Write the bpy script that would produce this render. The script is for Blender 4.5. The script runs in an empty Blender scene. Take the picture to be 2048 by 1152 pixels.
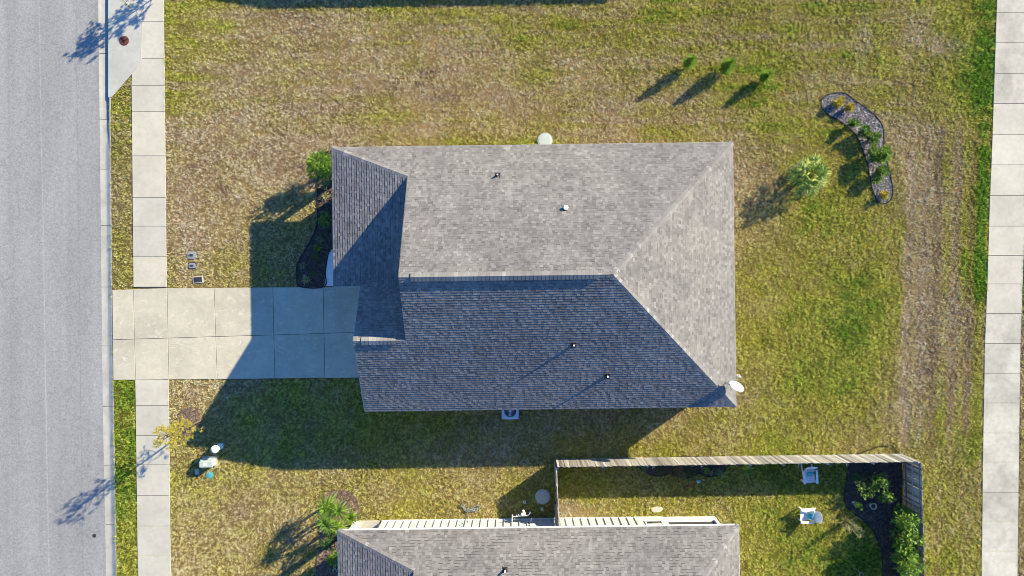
import bpy, bmesh, math, random
import numpy as np
from mathutils import Vector, Matrix

random.seed(11)
rng = np.random.default_rng(7)
scene = bpy.context.scene
COL = scene.collection

# ------------------------------------------------------------------ camera
S = 35.009           # survey pixels per metre at lawn level
HC = 39.0            # camera height above the lawn
cam_d = bpy.data.cameras.new('camera'); cam = bpy.data.objects.new('camera', cam_d); COL.objects.link(cam)
cam.location = (0, 0, HC); cam.rotation_euler = (0, 0, 0)
cam_d.sensor_fit = 'HORIZONTAL'; cam_d.sensor_width = 36; cam_d.lens = 24
cam_d.clip_start = 0.5; cam_d.clip_end = 2000
scene.camera = cam

# ------------------------------------------------------------------ light
SUN_EL = math.radians(23.9)
sx, sy = 0.816, 0.578
world = bpy.data.worlds.new('World'); scene.world = world; world.use_nodes = True
wn = world.node_tree.nodes; wl = world.node_tree.links
bg = wn['Background']
sky = wn.new('ShaderNodeTexSky'); sky.sky_type = 'NISHITA'; sky.sun_disc = False
sky.sun_elevation = SUN_EL; sky.sun_rotation = math.atan2(sx, sy)
sky.air_density = 1.0; sky.dust_density = 0.0; sky.ozone_density = 10.0
wl.new(sky.outputs[0], bg.inputs[0]); bg.inputs[1].default_value = 0.118
sun_d = bpy.data.lights.new('sun', 'SUN'); sun_d.energy = 5.0; sun_d.angle = math.radians(0.53)
sun_d.color = (1.0, 0.86, 0.61)
sun = bpy.data.objects.new('sun', sun_d); COL.objects.link(sun)
d = Vector((-sx * math.cos(SUN_EL), -sy * math.cos(SUN_EL), -math.sin(SUN_EL)))
sun.rotation_euler = d.to_track_quat('-Z', 'Y').to_euler(); sun.location = (40, 30, 40)
vs = scene.view_settings
vs.view_transform = 'Standard'; vs.look = 'None'; vs.gamma = 1.0; vs.use_curve_mapping = False
vs.exposure = 1.25
scene.cycles.filter_width = 0.9

# ------------------------------------------------------------------ helpers
def G(px, py, z=0.0):
    """survey coordinates of the ground -> world metres"""
    return Vector(((px - 1024) / S, (576 - py) / S, z))
def A(px, py, z):
    """a point of known height z sighted from the survey camera"""
    k = (1 - z / HC)
    return Vector(((px - 1024) / S * k, (576 - py) / S * k, z))

def tag(o, label=None, cat=None, group=None, kind=None):
    if label: o['label'] = label
    if cat: o['category'] = cat
    if group: o['group'] = group
    if kind: o['kind'] = kind
    return o
def empty(name, loc, rz=0.0):
    o = bpy.data.objects.new(name, None); COL.objects.link(o)
    o.location = loc; o.rotation_euler = (0, 0, rz); o.empty_display_size = 0.2
    return o
def link_mesh(name, me, mat, parent=None):
    if mat is not None and len(me.materials) == 0: me.materials.append(mat)
    o = bpy.data.objects.new(name, me); COL.objects.link(o)
    if parent is not None: o.parent = parent
    return o
def dup(o, parent=None):
    c = o.copy(); COL.objects.link(c)
    if parent is not None: c.parent = parent
    for ch in list(o.children): dup(ch, c)
    return c

class MB:
    def __init__(self): self.v = []; self.f = []; self.t = []
    def face(self, pts, tone=0.5):
        n = len(self.v); self.v += [tuple(p) for p in pts]
        self.f.append(tuple(range(n, n + len(pts)))); self.t.append(tone)
    def poly(self, verts, faces, tone=0.5):
        n = len(self.v); self.v += [tuple(p) for p in verts]
        for f in faces:
            self.f.append(tuple(n + i for i in f)); self.t.append(tone)
    def box(self, c, s, rz=0.0, tone=0.5, M=None):
        hx, hy, hz = s[0] / 2, s[1] / 2, s[2] / 2
        R = Matrix.Rotation(rz, 3, 'Z') if M is None else M
        vs = [Vector(c) + R @ Vector((x, y, z)) for z in (-hz, hz) for x, y in ((-hx, -hy), (hx, -hy), (hx, hy), (-hx, hy))]
        self.poly(vs, [(3, 2, 1, 0), (4, 5, 6, 7), (0, 1, 5, 4), (1, 2, 6, 5), (2, 3, 7, 6), (3, 0, 4, 7)], tone)
    def prism(self, pts, z0, z1, tone=0.5, chamfer=0.0):
        """pts: xy list counter-clockwise"""
        n = len(pts)
        area = sum(pts[i][0] * pts[(i + 1) % n][1] - pts[(i + 1) % n][0] * pts[i][1] for i in range(n))
        if area < 0: pts = pts[::-1]
        rings = [[(p[0], p[1], z0) for p in pts], [(p[0], p[1], z1 - chamfer) for p in pts]]
        if chamfer > 0:
            cx = sum(p[0] for p in pts) / n; cy = sum(p[1] for p in pts) / n
            r = []
            for p in pts:
                dx, dy = cx - p[0], cy - p[1]; l = math.hypot(dx, dy)
                r.append((p[0] + dx / l * chamfer * 1.4, p[1] + dy / l * chamfer * 1.4, z1))
            rings.append(r)
        vs = [p for r in rings for p in r]; fs = [tuple(range(n))[::-1]]
        for k in range(len(rings) - 1):
            for i in range(n):
                j = (i + 1) % n
                fs.append((k * n + i, k * n + j, (k + 1) * n + j, (k + 1) * n + i))
        fs.append(tuple((len(rings) - 1) * n + i for i in range(n)))
        self.poly(vs, fs, tone)
    def solid(self, pts3, dz, tone=0.5):
        """planar polygon (3D, any slope) extruded downward by dz"""
        n = len(pts3)
        nz = sum(pts3[i][0] * pts3[(i + 1) % n][1] - pts3[(i + 1) % n][0] * pts3[i][1] for i in range(n))
        if nz < 0: pts3 = pts3[::-1]
        top = [Vector(p) for p in pts3]; bot = [p - Vector((0, 0, dz)) for p in top]
        fs = [tuple(range(n)), tuple(range(2 * n - 1, n - 1, -1))]
        for i in range(n):
            j = (i + 1) % n
            fs.append((n + i, n + j, j, i))
        self.poly(top + bot, fs, tone)
    def tube(self, pts, r, seg=7, tone=0.5, cap=True):
        pts = [Vector(p) for p in pts]
        if not isinstance(r, (list, tuple)): r = [r] * len(pts)
        base = len(self.v); side = None
        for i, p in enumerate(pts):
            t = (pts[min(i + 1, len(pts) - 1)] - pts[max(i - 1, 0)])
            t = t.normalized() if t.length > 1e-9 else Vector((0, 0, 1))
            if side is None:
                side = t.cross(Vector((0, 0, 1)))
                if side.length < 1e-3: side = t.cross(Vector((1, 0, 0)))
            side = (side - t * side.dot(t)).normalized()
            b = t.cross(side)
            for k in range(seg):
                a = 2 * math.pi * k / seg
                self.v.append(tuple(p + (side * math.cos(a) + b * math.sin(a)) * r[i]))
        for i in range(len(pts) - 1):
            for k in range(seg):
                k2 = (k + 1) % seg
                self.f.append((base + i * seg + k, base + i * seg + k2, base + (i + 1) * seg + k2, base + (i + 1) * seg + k)); self.t.append(tone)
        if cap:
            self.f.append(tuple(base + k for k in range(seg))[::-1]); self.t.append(tone)
            e = base + (len(pts) - 1) * seg
            self.f.append(tuple(e + k for k in range(seg))); self.t.append(tone)
    def lathe(self, c, prof, seg=20, tone=0.5):
        c = Vector(c); base = len(self.v); n = len(prof)
        for k in range(seg):
            a = 2 * math.pi * k / seg
            for r, z in prof: self.v.append((c.x + r * math.cos(a), c.y + r * math.sin(a), c.z + z))
        for k in range(seg):
            k2 = (k + 1) % seg
            for i in range(n - 1):
                self.f.append((base + k * n + i, base + k2 * n + i, base + k2 * n + i + 1, base + k * n + i + 1)); self.t.append(tone)
    def leaf(self, p, dr, L, W, tone=0.5, droop=0.25, nrm=None):
        """folded, drooping leaf: 6 vertices"""
        p = Vector(p); dr = Vector(dr).normalized()
        up = Vector((0, 0, 1)) if nrm is None else Vector(nrm)
        s = dr.cross(up)
        if s.length < 1e-3: s = dr.cross(Vector((1, 0, 0)))
        s.normalize(); u = s.cross(dr).normalized()
        m = p + dr * L * 0.5 + u * L * 0.06; e = p + dr * L - u * L * droop
        vs = [p, m + s * W * .5 + u * W * .12, m - s * W * .5 + u * W * .12, m - u * W * .05, e]
        self.poly(vs, [(0, 1, 3), (0, 3, 2), (3, 1, 4), (2, 3, 4)], tone)
    def strap(self, p, dr, L, W, arch, tone=0.5, n=4):
        """long strap leaf that arches down"""
        p = Vector(p); dr = Vector(dr).normalized(); h = Vector((dr.x, dr.y, 0))
        h = h.normalized() if h.length > 1e-3 else Vector((1, 0, 0))
        s = h.cross(Vector((0, 0, 1))); pts = []
        for i in range(n + 1):
            t = i / n
            c = p + dr * L * t - Vector((0, 0, 1)) * arch * L * t * t
            w = W * .5 * (0.55 + 1.1 * t if t < .4 else max(0.02, (1 - t) / .6))
            pts.append((c - s * w + Vector((0, 0, w * .4)), c, c + s * w + Vector((0, 0, w * .4))))
        base = [q for tri in pts for q in tri]; fs = []
        for i in range(n):
            a = i * 3
            fs += [(a, a + 1, a + 4, a + 3), (a + 1, a + 2, a + 5, a + 4)]
        self.poly(base, fs, tone)
    def mesh(self, name, mat=None, smooth=False):
        me = bpy.data.meshes.new(name); me.from_pydata(self.v, [], self.f)
        at = me.attributes.new('tone', 'FLOAT', 'FACE'); at.data.foreach_set('value', np.array(self.t, dtype=np.float32))
        if smooth: me.polygons.foreach_set('use_smooth', np.ones(len(self.f), dtype=bool))
        me.update()
        if mat is not None: me.materials.append(mat)
        return me
    def build(self, name, mat, parent=None, smooth=False, origin=None):
        if origin is not None:
            ox, oy, oz = origin
            self.v = [(x - ox, y - oy, z - oz) for x, y, z in self.v]
        o = link_mesh(name, self.mesh(name, mat, smooth), None, parent)
        if origin is not None: o.location = origin
        return o

# ------------------------------------------------------------------ materials
def new_mat(name, rough=0.8, spec=0.3):
    m = bpy.data.materials.new(name); m.use_nodes = True
    nt = m.node_tree; b = nt.nodes['Principled BSDF']
    b.inputs['Roughness'].default_value = rough
    b.inputs['Specular IOR Level'].default_value = spec
    return m, nt, b
def N(nt, t, **kw):
    n = nt.nodes.new(t)
    for k, v in kw.items():
        if k in n.inputs: n.inputs[k].default_value = v
        else: setattr(n, k, v)
    return n
def ramp(nt, fac, stops):
    r = nt.nodes.new('ShaderNodeValToRGB'); nt.links.new(fac, r.inputs[0])
    els = r.color_ramp.elements
    while len(els) < len(stops): els.new(0.5)
    for e, (p, c) in zip(els, stops):
        e.position = p; e.color = (c[0], c[1], c[2], 1) if not isinstance(c, (int, float)) else (c, c, c, 1)
    return r.outputs[0]
def coords(nt, kind='world'):
    if kind == 'world': return nt.nodes.new('ShaderNodeNewGeometry').outputs['Position']
    return nt.nodes.new('ShaderNodeTexCoord').outputs['Object']
def noise(nt, co, scale, detail=4, rough=0.55, dist=0.0):
    n = N(nt, 'ShaderNodeTexNoise', Scale=scale, Detail=detail, Roughness=rough, Distortion=dist)
    nt.links.new(co, n.inputs['Vector']); return n.outputs['Fac']
def mixc(nt, fac, a, b, mode='MIX'):
    m = nt.nodes.new('ShaderNodeMix'); m.data_type = 'RGBA'; m.blend_type = mode
    for sock, val in ((m.inputs[0], fac), (m.inputs[6], a), (m.inputs[7], b)):
        if isinstance(val, (int, float)): sock.default_value = val
        elif isinstance(val, tuple): sock.default_value = (*val[:3], 1)
        else: nt.links.new(val, sock)
    return m.outputs[2]
def bump(nt, b, h, strength=0.3, dist=0.02):
    n = N(nt, 'ShaderNodeBump', Strength=strength, Distance=dist)
    nt.links.new(h, n.inputs['Height']); nt.links.new(n.outputs[0], b.inputs['Normal'])
def scaled(nt, co, sc):
    m = nt.nodes.new('ShaderNodeMapping'); nt.links.new(co, m.inputs[0]); m.inputs['Scale'].default_value = sc
    return m.outputs[0]

def simple(name, c, rough=0.7, var=0.12, scale=6, spec=0.3, metal=0.0, kind='object', bmp=0.0, bscale=40):
    m, nt, b = new_mat(name, rough, spec); co = coords(nt, kind)
    f = noise(nt, co, scale, 5)
    lo = tuple(x * (1 - var) for x in c); hi = tuple(min(1, x * (1 + var)) for x in c)
    nt.links.new(ramp(nt, f, [(.3, lo), (.7, hi)]), b.inputs['Base Color'])
    b.inputs['Metallic'].default_value = metal
    if bmp: bump(nt, b, noise(nt, co, bscale, 3), bmp, 0.01)
    return m
def toned(name, dark, light, rough=0.8, spec=0.2, trans=0.0, fine=30, objvar=0.0, mid=None):
    """colour from the per-piece 'tone' value"""
    m, nt, b = new_mat(name, rough, spec)
    at = N(nt, 'ShaderNodeAttribute', attribute_name='tone'); fac = at.outputs['Fac']
    if objvar:
        oi = nt.nodes.new('ShaderNodeObjectInfo')
        mm = N(nt, 'ShaderNodeMath', operation='MULTIPLY_ADD'); nt.links.new(oi.outputs['Random'], mm.inputs[0]); mm.inputs[1].default_value = objvar
        nt.links.new(fac, mm.inputs[2]); fac = mm.outputs[0]
    st = [(0, dark), (1, light)] if mid is None else [(0, dark), (.5, mid), (1, light)]
    c = ramp(nt, fac, st)
    f = noise(nt, coords(nt, 'world'), fine, 3)
    c = mixc(nt, 1.0, c, ramp(nt, f, [(.3, (.86,) * 3), (.7, (1.12,) * 3)]), 'MULTIPLY')
    nt.links.new(c, b.inputs['Base Color'])
    if trans:
        tr = nt.nodes.new('ShaderNodeBsdfTranslucent'); nt.links.new(c, tr.inputs[0])
        mx = nt.nodes.new('ShaderNodeMixShader'); mx.inputs[0].default_value = trans
        out = nt.nodes['Material Output']
        nt.links.new(b.outputs[0], mx.inputs[1]); nt.links.new(tr.outputs[0], mx.inputs[2]); nt.links.new(mx.outputs[0], out.inputs[0])
    return m
def concrete(name, c, swirl=0.0, stain=0.12, var=0.06, grime=.09):
    m, nt, b = new_mat(name, 0.85, 0.25); co = coords(nt, 'world')
    f1 = noise(nt, co, .55, 5, .6, .4); f2 = noise(nt, co, 3.5, 6, .65); f3 = noise(nt, co, 60, 3)
    col = ramp(nt, f1, [(.3, tuple(x * (1 - stain) for x in c)), (.65, tuple(x * (1 + stain * .5) for x in c))])
    col = mixc(nt, 1.0, col, ramp(nt, f2, [(.28, (1 - grime, 1 - grime * 1.05, 1 - grime * 1.25)), (.55, (1.0, 1.0, 1.0)), (.75, (1.05, 1.05, 1.05))]), 'MULTIPLY')
    col = mixc(nt, 1.0, col, ramp(nt, f3, [(.3, (.93,) * 3), (.7, (1.05,) * 3)]), 'MULTIPLY')
    oi = nt.nodes.new('ShaderNodeObjectInfo')
    col = mixc(nt, 1.0, col, ramp(nt, oi.outputs['Random'], [(0, (1 - var, 1 - var * 1.0, 1 - var * .8)), (1, (1.0 + var * .5,) * 3)]), 'MULTIPLY')
    if swirl:
        w = noise(nt, scaled(nt, co, (.55, 1.3, 1)), 1.1, 3, .6, 2.6)
        band = ramp(nt, w, [(.46, 0.0), (.50, 1.0), (.54, 0.0)])
        w2 = noise(nt, co, 1.7, 2); gate = ramp(nt, w2, [(.45, 0.0), (.65, swirl)])
        mm = N(nt, 'ShaderNodeMath', operation='MULTIPLY'); nt.links.new(band, mm.inputs[0]); nt.links.new(gate, mm.inputs[1])
        col = mixc(nt, mm.outputs[0], col, tuple(min(.8, x * 1.22) for x in c))
    nt.links.new(col, b.inputs['Base Color']); bump(nt, b, f3, .25, .004)
    return m

M = {}
M['conc'] = concrete('pale concrete', (.505, .485, .398))
M['conc_cream'] = concrete('cream concrete', (.52, .49, .395), var=.04)
M['conc_grey'] = concrete('grey concrete', (.48, .466, .392), var=.04)
M['conc_drive'] = concrete('driveway concrete', (.49, .462, .355), swirl=1.0, stain=.12)
M['conc_old'] = concrete('weathered concrete', (.478, .465, .393), stain=.26, var=.06, grime=.16)
M['conc_kerb'] = concrete('kerb concrete', (.40, .397, .355), stain=.2, var=.06)
M['conc_apron'] = concrete('apron concrete', (.45, .455, .40), stain=.1)
M['walk'] = concrete('pale walk concrete', (.76, .77, .76))
M['joint'] = simple('dark joint soil', (.10, .09, .07), .95, .3, 8)
def shingle_mat(name, k=1.0, objvar=0.0):
    m, nt, b = new_mat(name, .9, .15); co = coords(nt, 'world')
    at = N(nt, 'ShaderNodeAttribute', attribute_name='tone'); fac = at.outputs['Fac']
    if objvar:
        oi = nt.nodes.new('ShaderNodeObjectInfo'); fac = oi.outputs['Random']
    c = ramp(nt, fac, [(0, (.050 * k, .049 * k, .046 * k)), (.14, (.145 * k, .142 * k, .136 * k)), (.5, (.192 * k, .187 * k, .180 * k)), (1, (.262 * k, .256 * k, .246 * k))])
    if objvar: c = ramp(nt, fac, [(0, (.19, .186, .178)), (.75, (.225, .22, .212)), (.86, (.24, .235, .225)), (.9, (.29, .285, .275)), (1, (.32, .315, .305))])
    c = mixc(nt, 1.0, c, ramp(nt, noise(nt, co, .9, 5, .65), [(.3, (.84, .84, .85)), (.7, (1.12, 1.12, 1.11))]), 'MULTIPLY')
    c = mixc(nt, 1.0, c, ramp(nt, noise(nt, co, .22, 3), [(.35, (.93, .93, .94)), (.65, (1.06, 1.06, 1.05))]), 'MULTIPLY')
    c = mixc(nt, 1.0, c, ramp(nt, noise(nt, scaled(nt, co, (1, .12, .12)), 2.6, 3), [(.3, (.94,) * 3), (.7, (1.05,) * 3)]), 'MULTIPLY')
    c = mixc(nt, 1.0, c, ramp(nt, noise(nt, co, 55, 3), [(.3, (.82,) * 3), (.7, (1.15,) * 3)]), 'MULTIPLY')
    nt.links.new(c, b.inputs['Base Color']); bump(nt, b, noise(nt, co, 140, 2), .3, .003)
    return m
M['shingle'] = shingle_mat('grey asphalt shingle')
M['cap'] = shingle_mat('grey ridge shingle', 1.0, 1.0)
M['under'] = simple('roof underlay', (.10, .10, .10), .9, .1, 4)
M['white'] = simple('white painted trim', (.78, .78, .76), .5, .03, 3)
M['trim'] = simple('grey beige trim', (.36, .355, .34), .5, .05, 3)
M['siding'] = simple('white siding', (.54, .55, .55), .55, .04, 2, bmp=.05)
M['wallpaint'] = simple('light grey siding', (.60, .60, .57), .6, .05, 2)
M['glass'] = simple('dark window glass', (.02, .025, .03), .08, .1, 2, spec=.6)
M['screen'] = simple('dark porch screen', (.045, .045, .05), .8, .2, 60)
M['pipe_black'] = simple('black roof boot', (.02, .02, .022), .6, .2, 10)
M['pipe_white'] = simple('white plastic pipe', (.80, .80, .78), .4, .03, 10)
M['lead'] = simple('grey flashing', (.12, .12, .125), .6, .2, 10)
M['metal_grey'] = simple('grey metal', (.35, .37, .38), .45, .1, 6, metal=.4)
M['ac'] = simple('pale grey condenser steel', (.54, .62, .72), .5, .06, 5)
M['ac_dark'] = simple('dark condenser grille', (.03, .035, .04), .6, .2, 8)
M['iron_red'] = simple('rusty iron', (.13, .045, .035), .8, .35, 9, bmp=.3)
M['iron'] = simple('dark iron', (.035, .033, .032), .8, .3, 9, bmp=.3)
M['box_dark'] = simple('black plastic lid', (.035, .04, .05), .6, .2, 8)
M['box_grey'] = simple('grey plastic box', (.25, .26, .28), .7, .15, 8)
M['lid_pale'] = simple('pale green plastic lid', (.39, .44, .41), .55, .05, 5)
M['teal'] = simple('teal plastic', (.08, .33, .38), .5, .1, 8)
M['greenbox'] = simple('pale green painted steel', (.40, .47, .42), .5, .08, 6)
M['edge'] = simple('black lawn edging', (.018, .018, .02), .5, .2, 5)
M['edge_pale'] = simple('pale edging', (.40, .39, .36), .8, .15, 5)
M['mulch_dark'] = toned('dark mulch', (.04, .032, .028), (.17, .135, .11), .95)
M['mulch_grey'] = toned('grey mulch', (.06, .055, .055), (.42, .40, .39), .95, mid=(.20, .19, .19))
M['mulch_brown'] = toned('brown pine straw', (.10, .065, .045), (.32, .23, .17), .95)
M['stone'] = simple('pale stone', (.52, .46, .36), .9, .15, 6, bmp=.5)
M['bark'] = simple('brown bark', (.13, .095, .07), .9, .3, 14, bmp=.5)
M['fence'] = toned('weathered fence board', (.16, .145, .125), (.46, .43, .38), .9, .15, fine=22, objvar=.0)
M['cloth'] = simple('teal patterned cloth', (.06, .34, .40), .85, .7, 14)
M['chair'] = simple('white chair plastic', (.76, .77, .78), .45, .03, 5)
M['ball'] = simple('pale blue rubber', (.30, .45, .70), .35, .1, 6)
M['red'] = simple('red plastic', (.55, .05, .05), .4, .1, 6)
M['hose'] = simple('blue grey hose', (.20, .25, .27), .5, .2, 6)
M['hosegreen'] = simple('teal hose', (.06, .30, .28), .5, .2, 6)
M['door'] = simple('white door', (.72, .71, .68), .5, .03, 3)
LEAF = {
 'bright': toned('bright green leaf', (.07, .15, .015), (.30, .44, .05), .55, .3, .3, mid=(.17, .30, .03)),
 'green': toned('mid green leaf', (.04, .10, .015), (.24, .38, .05), .55, .3, .25, mid=(.12, .22, .03)),
 'dark': toned('dark green leaf', (.02, .055, .014), (.11, .19, .045), .55, .3, .2, mid=(.055, .11, .025)),
 'yellow': toned('yellow green leaf', (.22, .18, .015), (.62, .48, .06), .6, .25, .3, mid=(.42, .34, .03)),
 'autumn': toned('yellow autumn leaf', (.30, .26, .03), (.72, .64, .14), .6, .2, .35, mid=(.52, .46, .06)),
 'palm': toned('silvery palm leaf', (.06, .13, .015), (.50, .55, .10), .5, .4, .15, mid=(.22, .33, .035)),
 'dry': toned('pale dry grass leaf', (.16, .16, .07), (.48, .46, .25), .7, .2, .25, mid=(.30, .31, .14)),
 'bronze': toned('bronze leaf', (.07, .045, .02), (.30, .20, .06), .6, .3, .2, mid=(.16, .11, .04)),
 'agave': toned('grey green strap leaf', (.05, .09, .04), (.26, .34, .18), .55, .3, .15, mid=(.14, .2, .09)),
}

# ------------------------------------------------------------------ numeric noise
def vnoise(x, y, seed):
    r = np.random.default_rng(seed); T = r.random((256, 256))
    xi = np.floor(x).astype(int); yi = np.floor(y).astype(int); fx = x - xi; fy = y - yi
    fx = fx * fx * (3 - 2 * fx); fy = fy * fy * (3 - 2 * fy)
    a = T[xi % 256, yi % 256]; b = T[(xi + 1) % 256, yi % 256]; c = T[xi % 256, (yi + 1) % 256]; e = T[(xi + 1) % 256, (yi + 1) % 256]
    return (a * (1 - fx) + b * fx) * (1 - fy) + (c * (1 - fx) + e * fx) * fy
def fbm(x, y, seed, octv=4, gain=.55):
    s = 0; a = 1; t = 0
    for i in range(octv):
        s = s + a * vnoise(x * 2 ** i + 13.7 * i, y * 2 ** i + 7.1 * i, seed + i); t += a; a *= gain
    return s / t
def inpoly(px, py, poly):
    n = len(poly); r = np.zeros(px.shape, bool); j = n - 1
    for i in range(n):
        xi, yi = poly[i]; xj, yj = poly[j]
        c = ((yi > py) != (yj > py)) & (px < (xj - xi) * (py - yi) / ((yj - yi) or 1e-9) + xi)
        r ^= c; j = i
    return r

# ------------------------------------------------------------------ lawn colour survey, plus painted fence shade: (px, py, greenness)
LAWN = [(1150,958,.8),(1250,962,.82),(1350,968,.8),(1450,968,.8),(1550,960,.85),(1650,965,.85),(1160,980,.7),(1080,970,.7),(1040,1000,.7),(1060,1020,.7),(1700,1100,.85),(1740,1130,.85),(350,50,.62),(350,150,.6),(420,30,.45),(430,150,.22),(380,250,.2),(350,330,.2),(600,60,.3),(580,110,.18),(700,150,.22),(500,250,.15),(450,380,.12),(400,480,.13),  # leading points put extra fence shade into the yard grass as darker green
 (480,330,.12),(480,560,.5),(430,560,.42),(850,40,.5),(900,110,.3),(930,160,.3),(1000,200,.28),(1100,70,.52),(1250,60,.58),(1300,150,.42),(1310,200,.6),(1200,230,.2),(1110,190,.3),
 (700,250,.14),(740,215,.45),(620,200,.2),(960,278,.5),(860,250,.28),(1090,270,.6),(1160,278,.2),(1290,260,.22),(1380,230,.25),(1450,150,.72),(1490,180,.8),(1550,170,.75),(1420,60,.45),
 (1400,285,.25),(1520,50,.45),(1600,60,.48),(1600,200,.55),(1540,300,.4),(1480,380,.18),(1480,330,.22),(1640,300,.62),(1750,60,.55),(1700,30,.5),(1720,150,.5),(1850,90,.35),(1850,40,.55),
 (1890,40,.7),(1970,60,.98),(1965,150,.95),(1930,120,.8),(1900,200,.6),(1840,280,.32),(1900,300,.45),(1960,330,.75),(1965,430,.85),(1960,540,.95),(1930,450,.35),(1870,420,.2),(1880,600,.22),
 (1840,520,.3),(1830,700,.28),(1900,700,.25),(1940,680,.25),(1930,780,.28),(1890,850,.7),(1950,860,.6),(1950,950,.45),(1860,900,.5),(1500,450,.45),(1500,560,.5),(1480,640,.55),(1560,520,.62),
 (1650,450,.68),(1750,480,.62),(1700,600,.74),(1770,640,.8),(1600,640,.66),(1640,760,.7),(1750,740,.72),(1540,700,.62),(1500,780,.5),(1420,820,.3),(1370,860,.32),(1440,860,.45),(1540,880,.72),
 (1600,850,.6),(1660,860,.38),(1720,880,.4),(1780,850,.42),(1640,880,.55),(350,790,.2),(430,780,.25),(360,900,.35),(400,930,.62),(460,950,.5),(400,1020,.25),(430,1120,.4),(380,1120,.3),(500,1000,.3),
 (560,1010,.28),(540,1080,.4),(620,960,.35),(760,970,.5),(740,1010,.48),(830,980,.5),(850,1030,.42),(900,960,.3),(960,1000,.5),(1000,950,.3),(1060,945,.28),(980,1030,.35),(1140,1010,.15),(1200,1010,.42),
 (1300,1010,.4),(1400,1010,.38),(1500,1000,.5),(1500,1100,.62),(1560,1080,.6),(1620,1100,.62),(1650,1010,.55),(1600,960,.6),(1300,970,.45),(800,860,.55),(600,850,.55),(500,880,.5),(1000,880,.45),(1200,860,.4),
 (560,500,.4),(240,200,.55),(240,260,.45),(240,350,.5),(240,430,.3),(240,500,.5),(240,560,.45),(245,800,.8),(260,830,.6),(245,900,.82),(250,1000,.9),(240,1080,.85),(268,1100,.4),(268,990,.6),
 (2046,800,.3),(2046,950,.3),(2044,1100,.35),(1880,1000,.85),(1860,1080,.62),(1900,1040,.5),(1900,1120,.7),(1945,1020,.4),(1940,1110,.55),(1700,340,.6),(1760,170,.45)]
BARE = [(1880,95,30,18,.9),(1830,70,22,25,.6),(1812,118,8,6,.9),(1725,80,14,40,.55),(1808,640,8,30,.6),(1812,830,10,45,.8),(1845,500,20,40,.35),(1850,590,16,30,.3),(1870,470,12,10,.7),(1875,400,20,16,.35),
 (1135,1018,22,16,.9),(1160,1028,20,8,.5),(1480,360,12,60,.15),(1100,858,14,6,.5),(1090,870,10,5,.35),(420,905,10,5,.0),(1920,330,16,20,.3),(1900,620,26,60,.2)]
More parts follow.
